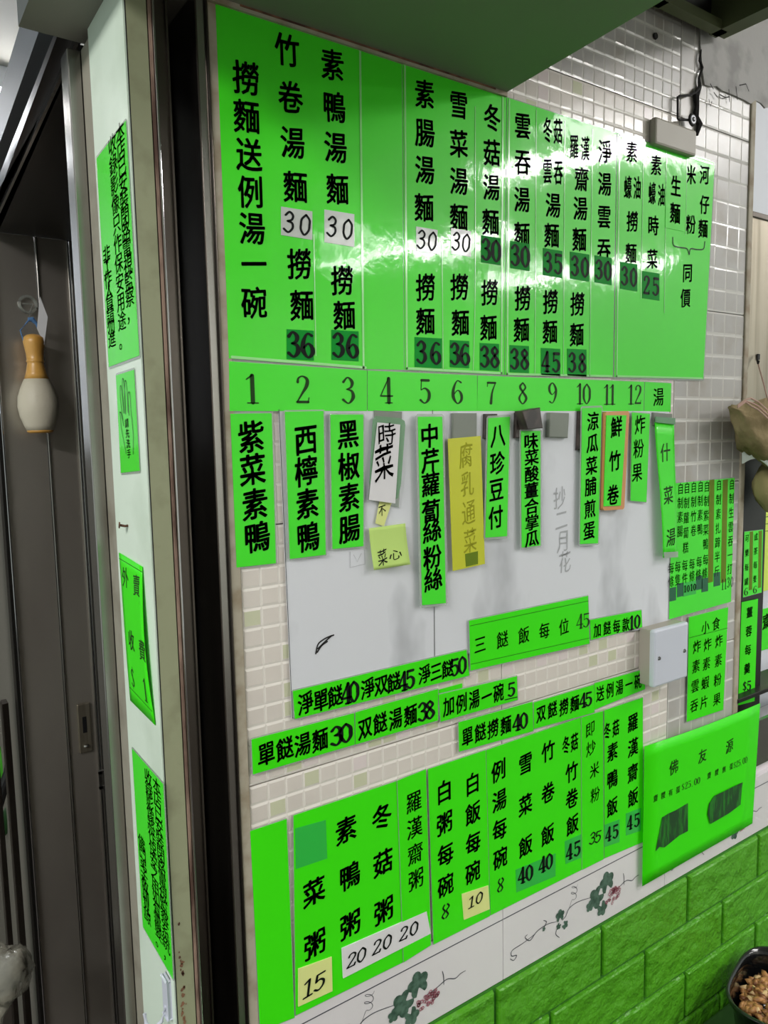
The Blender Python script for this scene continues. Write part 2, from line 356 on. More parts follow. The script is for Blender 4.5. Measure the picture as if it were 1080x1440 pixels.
def flush_text():
    need = set()
    for s, items, style, *_ in TEXTCALLS:
        for it in items:
            for ch in (it[0] if isinstance(it[0], str) else ''):
                if ch != ' ' and ch not in DIG: need.add((ch, 0))
    collect_glyphs(need)
    for s, items, style, w_, h, parent, lift, name in TEXTCALLS:
        for it in items:
            mb = MB()
            st, a, b = it[0], it[1], (it[2] if len(it) > 2 and it[2] else it[1]); ww = it[3] if len(it) > 3 and it[3] else w_; hh = it[4] if len(it) > 4 else h
            if st == '8h': st = ['8h']
            A = s.pl.at(*a, s.d); B = s.pl.at(*b, s.d); n = len(st)
            tilt = 0.0
            if abs(B[0]-A[0]) > abs(B[1]-A[1]): tilt = (B[1]-A[1])/(B[0]-A[0])
            # advance: digits are narrower than characters in a horizontal run
            for i, ch in enumerate(st):
                if ch == ' ': continue
                t = i/(n-1) if n > 1 else 0
                cx, cz = A[0]+(B[0]-A[0])*t, A[1]+(B[1]-A[1])*t
                vs, fs, k = glyph(ch, style)
                if ch in '一': pass
                jx, jz = (R.uniform(-.02, .02)*ww, R.uniform(-.02, .02)*hh) if style in ('brush', 'brush_film', 'hand') else (0, 0)
                mb.add([s.pl.p(cx+jx+x*ww, cz+jz+y*hh+tilt*x*ww, s.d+lift+s.off(cx+x*ww, cz+y*hh)) for x, y in vs], fs)
            mb.build(name, STY[style][3], parent)

# ================================================================== STRUCTURE
def struct(name, mb, mats, smooth=False):
    o = mb.build(name, mats, None, smooth); o['kind'] = 'structure'; return o
XW0, XW1 = 0.2705, 1.119           # wall from the chrome strip to the right opening
ZB = 0.865                          # lower end of the border tiles
wall = struct('wall_front', MB().box((XW0, 0.006, 0.0), (XW1, 0.14, 2.75)), 'grout')
def tile_mesh(nx, nz, variant, wd=0.330, ht=0.250, pal=('ceramic', 'ceramic_tint', 'ceramic_pale'), share=0.12):
    """a ceramic tile whose face is pressed into small raised squares"""
    rr = random.Random(variant); vs = []; fs = []; fm = []
    g = 0.0006; px_, pz = (wd-2*g)/nx, (ht-2*g)/nz
    def add(v, f, m):
        n = len(vs); vs.extend(v); fs.extend([tuple(i+n for i in q) for q in f]); fm.extend([m]*len(f))
    for i in range(nx):
        for j in range(nz):
            x0, z0 = g+i*px_, g+j*pz; x1, z1 = x0+px_, z0+pz; e = 0.0011; e2 = 0.0026
            h0 = 0.0010; dn = 0.0004+rr.uniform(0, 0.0002)
            vgr = .0004
            m = 1 if rr.random() < share else (2 if rr.random() < 0.12 else 0)
            hv = h0-.0006; v = [(x0, h0, z0), (x1, h0, z0), (x1, h0, z1), (x0, h0, z1), (x0+e*.6, h0-.0002, z0+e), (x1-e*.6, h0-.0002, z0+e), (x1-e*.6, h0-.0002, z1-e), (x0+e*.6, h0-.0002, z1-e),
                 (x0+e2*.6, dn, z0+e2), (x1-e2*.6, dn, z0+e2), (x1-e2*.6, dn, z1-e2), (x0+e2*.6, dn, z1-e2)]
            add(v, [(0, 1, 5, 4), (1, 2, 6, 5), (2, 3, 7, 6), (3, 0, 4, 7), (4, 5, 9, 8), (5, 6, 10, 9), (6, 7, 11, 10), (7, 4, 8, 11), (8, 9, 10, 11)], m)
            fm[-9:] = [3]*8+[m]
    add([(g, .0012, g), (wd-g, .0012, g), (wd-g, .0012, ht-g), (g, .0012, ht-g), (g, .008, g), (wd-g, .008, g), (wd-g, .008, ht-g), (g, .008, ht-g)],
        [(0, 4, 5, 1), (1, 5, 6, 2), (2, 6, 7, 3), (3, 7, 4, 0), (4, 7, 6, 5)], 0)
    me = bpy.data.meshes.new('tile'); me.from_pydata(vs, [], fs)
    for m in pal+(('tile_ridge',) if 'ceramic' == pal[0] else ('tile_ridge_grey',)): me.materials.append(M(m))
    me.polygons.foreach_set('material_index', fm); me.update(); return me
fine = [tile_mesh(17, 13, k) for k in (1, 2, 3)]
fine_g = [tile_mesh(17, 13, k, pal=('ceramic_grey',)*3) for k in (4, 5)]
def cut_tile(me, x0, x1):
    m2 = me.copy(); bm = bmesh.new(); bm.from_mesh(m2)
    for co, no in (((x0, 0, 0), (-1, 0, 0)), ((x1, 0, 0), (1, 0, 0))):
        bmesh.ops.bisect_plane(bm, geom=bm.verts[:]+bm.edges[:]+bm.faces[:], plane_co=co, plane_no=no, clear_outer=True)
    bm.to_mesh(m2); bm.free(); return m2
coarse = tile_mesh(11, 8, 9, pal=('ceramic_grey', 'ceramic_grey', 'ceramic_grey'))
coarse_cut = cut_tile(coarse, 0, XW1-0.9415-0.004)
def put_tile(me, x, z):
    o = bpy.data.objects.new('tile', me); COL.objects.link(o); child(o, wall); o.location = (x, 0, z)
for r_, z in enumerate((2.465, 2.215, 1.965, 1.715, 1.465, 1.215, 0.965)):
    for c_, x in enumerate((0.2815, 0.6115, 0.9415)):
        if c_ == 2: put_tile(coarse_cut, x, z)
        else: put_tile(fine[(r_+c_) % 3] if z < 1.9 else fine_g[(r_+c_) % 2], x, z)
# narrow tile remnant and caulk beside the chrome strip
struct('trim_1', MB().box((0.2712, -0.0012, 0.80), (0.2812, 0.008, 1.925), 0, 0.0006), 'caulk')
# rounded edge trim at the opening on the right
struct('trim_2', MB().box((XW1-0.007, -0.002, 0.992), (XW1+0.006, 0.03, 2.3), 0, 0.002), 'caulk')
# border tiles with the printed vine
def vine(parent, ox):
    """flat print on a border tile, drawn from the tile's left edge ox"""
    base = 0.6115; d = 0.0007
    def P(px, py):
        a, z = WALL.at(px, py); return (a-base+ox, z)
    def stroke(mb, pts, w0):
        pp = catmull([P(*p) for p in pts], 6); n = len(pp)
        vs, fs = ribbon([(a, b, w0*(0.6+0.4*math.sin(3.1*i/n))) for i, (a, b) in enumerate(pp)])
        mb.add([WALL.p(a, b, d) for a, b in vs], fs)
    mb = MB()
    for pts in ([(898, 1230), (893, 1233), (888, 1238), (880, 1238), (870, 1247), (858, 1256)], [(830, 1262), (812, 1268), (800, 1277), (795, 1288), (790, 1294)],
                [(782, 1296), (770, 1299), (755, 1309), (745, 1322), (738, 1318), (741, 1314)], [(752, 1313), (735, 1326), (720, 1336), (719, 1344), (726, 1343), (722, 1350), (717, 1348)],
                [(784, 1303), (781, 1313), (786, 1318)], [(877, 1244), (877, 1234), (876, 1228)], [(765, 1303), (768, 1296), (764, 1294)]):
        stroke(mb, pts, 0.0012)
    # spring shaped tendril
    c = [(812+4*math.cos(t*1.0)-t*0.15-4, 1243+t*1.35+3*math.sin(t)) for t in [k*0.7 for k in range(28)]]
    stroke(mb, c[:22]+[(800, 1277)], 0.0007)
    mb.build('vine_stem', 'vine_stem', parent)
    lb = MB(); cnt = [0]
    def leaf(px, py, r, rot_, lobes=5):
        cnt[0] += 1
        a, z = P(px, py); pts = []
        for k in range(lobes*6):
            t = 2*math.pi*k/(lobes*6); rad = r*(0.72+0.28*abs(math.cos(lobes*t/2)))*(1 if abs(t-math.pi) > 0.35 else 0.45)
            pts.append((a+rad*math.cos(t+rot_), z+rad*math.sin(t+rot_)*1.05))
        lb.add([WALL.p(x, y, d+0.00004*cnt[0]) for x, y in [(a, z)]+pts], [(0, i+1, (i+1) % len(pts)+1) for i in range(len(pts))])
    for px, py, r, q in ((853, 1240, .0155, 1.8), (838, 1262, .016, 3.6), (846, 1277, .011, -1.2), (829, 1274, .008, 4.0), (787, 1287, .0085, 1.6), (794, 1300, .006, -0.6), (785, 1302, .0045, 4), (764, 1306, .003, 0)):
        leaf(px, py, r, q)
    lb.build('vine_leaf', 'vine_leaf', parent)
    gb = MB()
    for k in range(34):
        t = R.uniform(0, 6.28); q = R.uniform(0, 1)**.5; a, z = P(861, 1259); a += 0.016*q*math.cos(t); z += 0.011*q*math.sin(t)+0.25*0.016*q*math.cos(t)*0.2
        rr = 0.0024; n = 10
        vs = []
        for i in range(n): vs += [(a+rr*math.cos(6.283*i/n), z+rr*math.sin(6.283*i/n)), (a+rr*.62*math.cos(6.283*i/n), z+rr*.62*math.sin(6.283*i/n))]
        gb.add([WALL.p(x, y, d+0.0004) for x, y in vs], [(2*i, 2*((i+1) % n), 2*((i+1) % n)+1, 2*i+1) for i in range(n)])
    gb.build('vine_grapes', 'grape', parent)
for x in (0.2815, 0.6115, 0.9415):
    x1 = min(x+0.3295, XW1-0.004) if x < 0.9 else x+0.33
    bt = MB().box((x+0.0005, -0.0004, ZB+0.0008), (x1, 0.008, 0.9645), 0, 0.0004).build('border_tile', 'border', wall)
    st = MB()
    for zz in (0.9465,): st.box((x+0.0005, -0.0006, zz-0.0006), (x1, 0, zz+0.0006))
    st.build('printed_line', 'vine_stem', bt)
    vine(bt, x)
# second length of wall: below the opening at the right the wall goes on
wall2 = struct('wall_right', MB().box((XW1, 0.008, 0.0), (2.6, 0.14, 0.982)), 'border')
# foam brick cladding
clad = struct('trim_3', MB().box((XW0, -0.0015, 0.40), (1.62, 0.004, ZB)), 'foam_joint')
BR = {}
def brick_mesh(L, H):
    k = (round(L, 4), round(H, 4))
    if k in BR: return BR[k]
    g = 0.0028; e = 0.0035; y0, y1 = -0.0015, -0.0068
    v = [(g, y0, g), (L-g, y0, g), (L-g, y0, H-g), (g, y0, H-g), (g+.0012, y1+.0012, g+.0012), (L-g-.0012, y1+.0012, g+.0012), (L-g-.0012, y1+.0012, H-g-.0012), (g+.0012, y1+.0012, H-g-.0012),
         (g+e, y1, g+e), (L-g-e, y1, g+e), (L-g-e, y1, H-g-e), (g+e, y1, H-g-e)]
    f = [(i, (i+1) % 4, 4+(i+1) % 4, 4+i) for i in range(4)]+[(4+i, 4+(i+1) % 4, 8+(i+1) % 4, 8+i) for i in range(4)]+[(8, 9, 10, 11), (3, 2, 1, 0)]
    me = bpy.data.meshes.new('brick'); me.from_pydata(v, [], f); me.materials.append(M('foam')); me.update(); BR[k] = me; return me
for r_ in range(5):
    z = ZB-0.0795*(r_+1)
    x = 0.195 if r_ % 2 == 0 else 0.293
    while x < 1.6:
        a = max(x, XW0)
        o = bpy.data.objects.new('brick', brick_mesh(x+0.2-a, 0.0795)); COL.objects.link(o); child(o, clad); o.location = (a, 0, z); x += 0.2
# ---- column at the left: painted flank, olive front, strips and dark channel
struct('wall_left', MB().box((0.2022, 0.0, 0.0), (0.2188, 0.109, 1.921)), 'olive_paint')
fl = MB(); fl.box((0.2000, 0.0010, 0.0), (0.2020, 0.107, 1.921)); fl.box((0.2014, 0.0001, 0.0), (0.2024, 0.003, 1.921), 1)
struct('trim_4', fl, ['mint_paint', 'black'])
_st = MB()
for k in range(26):
    x_, z_, r_ = 0.2045+R.uniform(0, .004)+.002*R.random(), 1.03+R.gauss(0, .028), R.uniform(.0005, .0016)
    _st.add([(x_+r_*math.cos(a_)*R.uniform(.6, 1.3), -.0003, z_+1.6*r_*math.sin(a_)*R.uniform(.6, 1.3)) for a_ in [q_*1.047 for q_ in range(6)]], [tuple(range(6))])
_o = _st.build('rust_stain', 'rust', bpy.data.objects['wall_left']); _o['kind'] = 'stuff'
struct('trim_5', MB().box((0.2188, 0.0015, 0.0), (0.2196, 0.10, 1.921)), 'black')
struct('trim_6', MB().box((0.2200, -0.0003, 0.0), (0.2226, 0.09, 1.921)), 'wood_edge')
ch = MB(); ch.box((0.2230, -0.0025, 0.0), (0.2248, 0.08, 1.921), 0, 0.0006); ch.box((0.2250, 0.002, 0.0), (0.2360, 0.012, 1.921), 1, 0.0008); ch.box((0.2345, -0.0005, 0), (0.2362, 0.012, 1.921), 1)
struct('trim_7', ch, ['chrome', 'steel_dark'])
struct('trim_8', MB().box((0.2362, 0.10, 0.0), (0.2600, 0.12, 1.921)), 'black')
c2 = MB(); c2.box((0.2595, -0.002, 0.0), (0.2612, 0.11, 1.921), 0, 0.0005); c2.box((0.2612, 0.0005, 0.0), (0.2690, 0.01, 1.921), 1, 0.0006); c2.box((0.2690, -0.003, 0), (0.2706, 0.01, 1.921), 0, 0.0006)
struct('trim_9', c2, ['steel_dark', 'steel'])
# beige jamb moulding and chrome jamb behind the flank
struct('trim_10', MB().box((0.2006, 0.1075, 0.0), (0.2150, 0.137, 1.915), 0, 0.0008), 'jamb_paint')
jm = MB(); jm.box((0.1882, 0.138, 0.0), (0.2010, 0.165, 1.915), 0, 0.0012)
struct('trim_11', jm, 'steel')
# ---- soffit over the wall
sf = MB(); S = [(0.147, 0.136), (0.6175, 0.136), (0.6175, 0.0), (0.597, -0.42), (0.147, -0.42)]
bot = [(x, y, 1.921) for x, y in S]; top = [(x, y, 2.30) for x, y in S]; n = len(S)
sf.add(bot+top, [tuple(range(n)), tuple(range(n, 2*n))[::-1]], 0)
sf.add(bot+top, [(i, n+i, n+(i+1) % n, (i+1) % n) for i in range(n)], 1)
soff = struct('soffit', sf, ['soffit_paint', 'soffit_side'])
struct('trim_12', MB().box((XW0, -0.0045, 1.9165), (0.6180, 0.003, 1.9225)).box((0.30, -0.0052, 1.9195), (0.60, 0.003, 1.9222), 1), ['caulk', 'rust'])
# ---- shop behind the camera
struct('floor', MB().box((-3.0, -4.2, -0.05), (5.0, 4.2, 0.0)), 'floor_tile')
struct('ceiling', MB().box((-3.0, -4.2, 2.75), (5.0, 4.2, 2.80)), 'shop_wall')
struct('wall_back', MB().box((-3.0, -4.3, 0.0), (5.0, -4.2, 2.75)), 'shop_wall')
struct('wall_kitchen', MB().box((-3.0, 3.0, 0.0), (5.0, 3.1, 2.75)), 'white_wall')
for x, y, L, p_, lab in LAMPS:
    t = tag(empty('ceiling_lamp', (x, y, 2.66)), lab, 'lamp')
    MB().box((x-L/2, y-0.05, 2.68), (x+L/2, y+0.05, 2.749), 0, 0.005).build('lamp_housing', 'white_wall', t)
    for s_ in (-1, 1): MB().tube([(x-L/2+.03, y+s_*.03, 2.66), (x+L/2-.03, y+s_*.03, 2.66)], 0.013).build('lamp_tube', 'lamp_tube', t)

# ================================================================== MENU SHEETS
SL = 'printed price sheets on the wall'
def P3(px, py, Y): r = ray(px, py); t = (Y-EYE.y)/r.y; return Vector((EYE.x+r.x*t, Y, EYE.z+r.z*t))
def sticker(sh, cx, cy, w_, h_, st, m='neon_dark', style='bold', cw=0.017, ch_=0.030, skew=0.0, label=None, name='price_sticker'):
    """small price patch; w_,h_ and its middle in photograph pixels on the sheet's own plane"""
    sl = -(578-cy)/(2080-cx)*-1 if False else (578-cy)/(2080-cx)
    q = [(cx-w_/2, cy-h_/2-sl*w_/2), (cx+w_/2, cy-h_/2+sl*w_/2), (cx+w_/2, cy+h_/2+sl*w_/2+skew), (cx-w_/2, cy+h_/2-sl*w_/2)]
    p = sh.patch(q, m, 0.0004, name, label)
    if st:
        n = len(st); dx = w_*0.27*(1 if n == 2 else 0)
        sh.text([(st, (cx-dx, cy-sl*dx), (cx+dx, cy+sl*dx))], style, cw*1.9, ch_, parent=p, lift=0.0007)
    return p
def wav(a, b): return lambda u, v: a*(0.5+0.5*math.sin(u*b+1.3*math.sin(v*3.1)))*math.sin(math.pi*min(max(v, 0), 1))
# ---- big top panels ------------------------------------------------
GT = 'laminated noodle price panels under the soffit'
t1 = Sheet('menu_sheet', 'leftmost laminated green panel under the soffit, three columns of noodle dishes', 'menu', [(303, 2), (511, 65), (516, 519), (322, 504)], 'neon_film', film=0.001, group=GT)
t1.text([('撈麵送例湯', (345, 110), (354, 322)), ('一', (357, 371)), ('碗', (358, 425)), ('竹卷湯麵', (404, 71), (415, 263)), ('素鴨湯麵', (468, 91), (474, 266)), ('撈麵', (421, 371), (424, 430)), ('撈麵', (481, 394), (484, 443))], 'brush_film')
t2 = Sheet('menu_sheet', 'blank laminated green panel between the third and fifth menu columns', 'menu', [(511, 65), (565, 82), (568, 520), (516, 519)], 'neon_film', d=0.0008, film=0.001, group=GT)
t3 = Sheet('menu_sheet', 'laminated green panel with columns 5, 6 and 7 of noodle dishes', 'menu', [(566, 82), (712, 127), (709, 527), (569, 520)], 'neon_film', film=0.001, group=GT)
t3.text([('素腸湯麵', (597, 133), (597, 292)), ('雪菜湯麵', (645, 148), (645, 306)), ('冬菇湯麵', (692, 165), (690, 312)), ('撈麵', (598, 404), (598, 452)), ('撈麵', (646, 404), (647, 454)), ('撈麵', (688, 412), (687, 461))], 'brush_film')
t4 = Sheet('menu_sheet', 'laminated green panel with columns 8 to 11 of wonton noodle dishes', 'menu', [(713, 137), (867, 187), (862, 530), (710, 527)], 'neon_film', film=0.001, group=GT)
t4.text([('雲吞湯麵', (735, 177), (734, 331)), ('撈麵', (735, 419), (733, 463)), ('冬', (770, 183), None, .018, .034), ('菇', (785, 184), None, .018, .034), ('雲', (770, 240), None, .018, .034), ('吞', (785, 242), None, .018, .034), ('湯麵', (778, 288), (776, 331)),
         ('撈麵', (774, 424), (773, 466)), ('羅', (807, 206), None, .018, .034), ('漢', (823, 210), None, .018, .034), ('齋湯麵', (818, 252), (815, 336)), ('撈麵', (812, 428), (811, 470)), ('淨湯雲吞', (851, 213), (849, 350))], 'brush_film')
t5 = Sheet('menu_sheet', 'rightmost laminated green panel with oyster sauce dishes and a brace', 'menu', [(868, 187), (1005, 229), (989, 533), (864, 530)], 'neon_film', film=0.0025, group=GT)
t5.text([('素', (888, 214)), ('蠔', (883, 264), None, .018, .034), ('油', (896, 264), None, .018, .034), ('撈麵', (889, 312), (887, 356)), ('素', (923, 233)), ('蠔', (917, 272), None, .018, .034), ('油', (930, 274), None, .018, .034), ('時菜', (919, 317), (917, 364)),
         ('米', (972, 246)), ('粉', (971, 316)), ('河', (991, 246)), ('仔麵', (991, 288), (989, 322)), ('同價', (967, 384), (964, 419))], 'brush_film', w_=.027, h=.031)
t5.lines([[(946, 334), (947, 345), (956, 348), (966, 350), (969, 358), (971, 350), (980, 351), (989, 350), (991, 340)]], 'ink_film', 0.0016, 'brace')
for sh, cx, cy, st in ((t1, 422, 485, '36'), (t1, 485, 486, '36'), (t3, 602, 496, '36'), (t3, 646, 498, '36'), (t3, 690, 352, '30'), (t3, 688, 502, '38'), (t4, 731, 360, '30'), (t4, 730, 505, '38'), (t4, 777, 370, '35'), (t4, 774, 509, '45'),
                       (t4, 815, 375, '30'), (t4, 811, 510, '38'), (t4, 848, 380, '30'), (t5, 884, 389, '30'), (t5, 915, 402, '25')):
    sticker(sh, cx, cy, 38 if cx < 620 else 27 if cx < 840 else 24, 42 if cx < 620 else 38, st, ch_=.026, cw=.0155, label='dark green price sticker')
sp = t5.patch([(937, 239), (965, 246), (963, 326), (935, 320)], 'neon_film', 0.0005, 'dish_sticker')
t5.text([('生', (950, 262)), ('麵', (949, 300))], 'bold', w_=.027, h=.033, parent=sp, lift=.0009)
for sh, cx, cy, w_, h_ in ((t1, 417, 314, 44, 40), (t1, 477, 321, 42, 46), (t3, 600, 338, 30, 34), (t3, 648, 341, 28, 36)):
    sticker(sh, cx, cy, w_, h_, '30', 'paper_grey', 'hand', cw=.0135, ch_=.021, label='torn white price sticker with handwritten numeral')
for sh, segs in ((t1, [[(441, 330), (444, 500)]]), (t3, [[(621, 340), (623, 520)], [(668, 150), (668, 400), (665, 522)]]), (t4, [[(754, 155), (752, 525)], [(794, 170), (792, 527)], [(833, 182), (829, 529)]]), (t5, [[(905, 200), (901, 420)], [(937, 210), (934, 440)], [(966, 222), (964, 330)]])):
    sh.lines(segs, 'film_seam', .0011, 'laminate_seam')
for sh, segs in ((t1, [[(506, 66), (511, 517)], [(326, 502), (514, 517)]]), (t3, [[(569, 86), (572, 518)], [(572, 518), (706, 525)], [(707, 128), (705, 525)]]), (t4, [[(716, 140), (713, 526)], [(713, 526), (860, 529)]]), (t5, [[(871, 190), (867, 529)], [(870, 190), (1002, 231)], [(867, 529), (987, 532)]])):
    sh.lines(segs, 'film_seam', .0024, 'laminate_edge', curve=False)
# ---- number strip ---------------------------------------------------
n1 = Sheet('number_strip', 'green strip numbered 1 to 3 at the left end of the number row', 'sign', [(322, 508), (516, 521), (516, 578), (323, 578)], 'neon_strip', film=.0008, group='number strips above the hanging strips')
n1.text([('1', (354, 547)), ('2', (425, 548)), ('3', (489, 549))], 'brush_thin', w_=.034, h=.029)
n2 = Sheet('number_strip', 'green strip numbered 4 to 6 in the middle of the number row', 'sign', [(517, 521), (671, 528), (671, 578), (517, 578)], 'neon_strip', film=.0008, group='number strips above the hanging strips')
n2.text([('4', (543, 549)), ('5', (597, 550)), ('6', (643, 551))], 'brush_thin', w_=.034, h=.029)
n3 = Sheet('number_strip', 'green strip numbered 7 to 12 in the number row', 'sign', [(672, 528), (906, 537), (905, 578), (671, 578)], 'neon_strip', film=.0008, group='number strips above the hanging strips')
n3.text([('7', (691, 552)), ('8', (735, 553)), ('9', (777, 553)), ('10', (815, 554), (825, 554)), ('11', (853, 555), (861, 555)), ('12', (887, 555), (897, 555))], 'brush_thin', w_=.032, h=.028)
n4 = Sheet('number_strip', 'short green piece reading 湯 at the right end of the number row', 'sign', [(907, 537), (944, 539), (943, 579), (906, 578)], 'neon_strip', film=.0008, group='number strips above the hanging strips')
n4.text([('湯', (926, 558))], 'brush_thin', w_=.028, h=.030)
# ---- white board sheet ------------------------------------------------
bd = Sheet('whiteboard_sheet', 'left thin white board with grey smudges behind the hanging strips', 'board', [(392, 576), (608, 577), (611, 926), (411, 1010)], 'board', d=0.0, th=0.0012, part='board', group='thin white boards behind the strips')
bd2 = Sheet('whiteboard_sheet', 'right thin white board with ghost writing under numeral nine', 'board', [(608.6, 577), (941, 578), (943, 880), (611.6, 926)], 'board', d=0.0, th=0.0012, part='board', group='thin white boards behind the strips')
bd2.text([('抄二月花', (787, 700), (794, 790))], 'ghost', w_=.024, h=.030, name='ghost_writing')
bd.lines([[(392, 576), (411, 1010), (611, 926)], [(608, 577), (611, 926)]], 'board_edge', .0008, 'board_edge', curve=False)
bd2.lines([[(943, 790), (943, 880), (612, 926)]], 'board_edge', .0008, 'board_edge', curve=False)
bd.lines([[(492, 776), (492, 798), (513, 793), (512, 773)], [(497, 780), (502, 790), (508, 778)]], 'ghost', .0005, 'pencil_box', curve=False)
bd.lines([[(444, 919), (447, 906), (455, 899), (463, 895), (469, 893)], [(447, 912), (456, 903), (466, 894)], [(446, 917), (452, 908), (460, 902)]], 'grime', .0016, 'scuff_mark')
# ---- hanging strips ----------------------------------------------------
HG = 'hanging dish strips under the numbers'
def strip(label, quad, texts, style='brush', w_=.030, h=.034, d=0.0035, film=.0015, m='neon_strip', name='dish_strip', bend=None, group=HG):
    s_ = Sheet(name, label, 'sign', quad, m, d=d, th=.0006, film=film, bend=bend, group=group); s_.text(texts, style, w_, h); return s_
strip('green strip at the left end of the row, on the tiles, reading 紫菜素鴨 below numeral one', [(324, 582), (382, 581), (388, 792), (333, 798)], [('紫菜素鴨', (353, 613), (361, 756))], w_=.031, h=.035, d=.001)
strip('second green strip, first on the white board, reading 西檸素鴨 below numeral two', [(401, 579), (455, 578), (458, 780), (408, 786)], [('西檸素鴨', (430, 617), (433, 754))], w_=.030, h=.035)
strip('third green strip beside the white card, reading 黑椒素腸 below numeral three', [(465, 583), (511, 583), (511, 768), (468, 772)], [('黑椒素腸', (490, 611), (491, 742))], w_=.030, h=.034)
strip('long green strip reading 中芹蘿蔔絲粉絲 below numeral five', [(588, 586), (622, 586), (627, 848), (594, 851)], [('中', (604, 612)), ('芹', (605, 647)), ('蘿', (606, 681)), ('蔔', (606, 718)), ('絲', (608, 747)), ('粉絲', (608, 783), (609, 815))], w_=.030, h=.031, d=.006, film=.003)
strip('narrow green strip right of the yellow one, reading 八珍豆付 below numeral seven', [(687, 588), (717, 586), (713, 754), (683, 756)], [('八珍豆付', (700, 613), (697, 727))], w_=.027, h=.032, d=.006, film=.0025)
strip('green strip reading 味菜酸薑合掌瓜 held by the dark magnet', [(733, 606), (760, 606), (760, 767), (734, 770)], [('味菜酸薑合掌瓜', (747, 620), (748, 757))], w_=.028, h=.023, d=.006, film=.0025)
strip('green strip left of the orange rimmed plaque, reading 涼瓜菜脯煎蛋 below numeral ten', [(819, 574), (846, 573), (841, 764), (816, 765)], [('涼瓜菜脯煎蛋', (834, 593), (828, 745))], w_=.026, h=.028, d=.006, film=.0025)
o11 = strip('orange rimmed green plaque reading 鮮竹卷 below numeral eleven', [(853, 584), (881, 584), (873, 711), (849, 712)], [('鮮竹卷', (867, 600), (862, 696))], w_=.027, h=.032, d=.0095, film=0)
q = px_poly(WALL, [(850, 579), (884, 578), (877, 716), (847, 718)], .008)
fr = MB(); c_ = .003
poly = []
for k, (a, z) in enumerate(q):
    sx = 1 if k in (0, 3) else -1; sz = -1 if k in (0, 1) else 1
    poly += [(a, z+sz*c_), (a+sx*c_*.4, z+sz*c_*.4), (a+sx*c_, z)] if k in (0, 2) else [(a+sx*c_, z), (a+sx*c_*.4, z+sz*c_*.4), (a, z+sz*c_)]
fr.prism(WALL, poly, .002, .0092).build('plaque_rim', 'orange_rim', o11.root)
strip('short green strip right of the orange rimmed plaque, reading 炸粉果 below numeral twelve', [(889, 580), (914, 582), (909, 706), (887, 704)], [('炸粉果', (900, 597), (896, 664))], 'brush_thin', w_=.026, h=.031, d=.004, film=.001)
s13 = strip('outermost green strip reading 什菜湯, curling off the board right of numeral twelve', [(921, 594), (948, 597), (949, 783), (929, 784)], [('什', (935, 636)), ('菜', (937, 696)), ('湯', (940, 755))], 'brush_thin', w_=.027, h=.031, d=.006, film=0, bend=lambda u, v: 0.006*math.sin(math.pi*min(max(1-v, 0), 1)*0.62)**2*(0.5+.5*(1-min(max(u, 0), 1))))
s13.patch([(921, 586), (948, 588), (948, 597), (921, 594)], 'film_green', .002, 'clear_tape')
s13.patch([(929, 776), (949, 775), (949, 783), (930, 784)], 'film', .0006, 'clear_tape')
ylw = Sheet('dish_strip', 'yellow strip with faint handwriting taped below the magnet under numeral six', 'sign', [(630, 617), (676, 613), (682, 793), (637, 803)], 'strip_yellow', d=.005, th=.0006, group=HG)
ylw.text([('腐乳通菜', (655, 640), (661, 760))], 'fade', w_=.021, h=.030)
ylw.patch([(654, 779), (672, 775), (672, 793), (655, 797)], 'ink_brown', .0002, 'tape_patch')
# 時菜 card in its sleeve
sl4 = Sheet('dish_card', 'white card reading 時菜 in a clear sleeve below numeral four', 'sign', [(531, 594), (563, 597), (556, 708), (519, 703)], 'paper_white', d=.006, th=.0006, group=HG)
sl4.text([('時', (543, 610), None, .024, .025), ('菜', (540, 650), None, .026, .040)], 'hand', name='lettering')
MB().prism(WALL, px_poly(WALL, [(526, 590), (530, 585), (563, 588), (569, 592), (570, 598), (564, 680), (560, 700), (557, 702), (561, 600), (533, 596), (524, 680), (521, 680)], .0055), .003, .0055).build('plastic_sleeve', 'film_green', sl4.root)
MB().prism(WALL, px_poly(WALL, [(528, 588), (567, 592), (562, 714), (519, 703)], .004), .0015, .0028).build('plastic_sleeve', 'film', sl4.root)
nt = Sheet('sticky_note', 'narrow yellow note slip hanging tilted below the 時菜 card', 'note', [(534, 703), (551, 706), (540, 740), (528, 736)], 'note_yellow', d=.003, th=.0003, group='sticky notes below the 時菜 card')
nt.text([('不', (537, 718))], 'hand', w_=.010, h=.013)
nt2 = Sheet('sticky_note', 'square lime sticky note reading 菜心 on the white board', 'note', [(519, 743), (570, 736), (574, 793), (523, 801)], 'note_lime', d=.004, th=.0003, bend=lambda u, v: .004*(1-v)**2, group='sticky notes below the 時菜 card')
nt2.text([('菜', (536, 783), None, .013, .018), ('心', (555, 779), None, .018, .012)], 'hand')
# magnets
def magnet(label, quad, m='magnet', d0=.0016, d1=.007, name='magnet', plane=WALL):
    q = px_poly(plane, quad, d1); mb = MB(); e = .0008
    c = (sum(a for a, _ in q)/4, sum(z for _, z in q)/4)
    inner = [(a+(c[0]-a)*.07, z+(c[1]-z)*.07) for a, z in q]
    n = 4; vs = [plane.p(a, z, d0) for a, z in q]+[plane.p(a, z, d1-e) for a, z in q]+[plane.p(a, z, d1) for a, z in inner]
    mb.add(vs, [(0, 1, 2, 3)]+[(k, 4+k, 4+(k+1) % 4, (k+1) % 4) for k in range(4)]+[(4+k, 8+k, 8+(k+1) % 4, 4+(k+1) % 4) for k in range(4)]+[(11, 10, 9, 8)])
    o = mb.build(name, m); tag(o, label, 'magnet', 'square magnets along the top of the board'); return o
magnet('flat grey magnet behind the top of the 時菜 card', [(527, 577), (566, 579), (565, 604), (527, 600)], d1=.003)
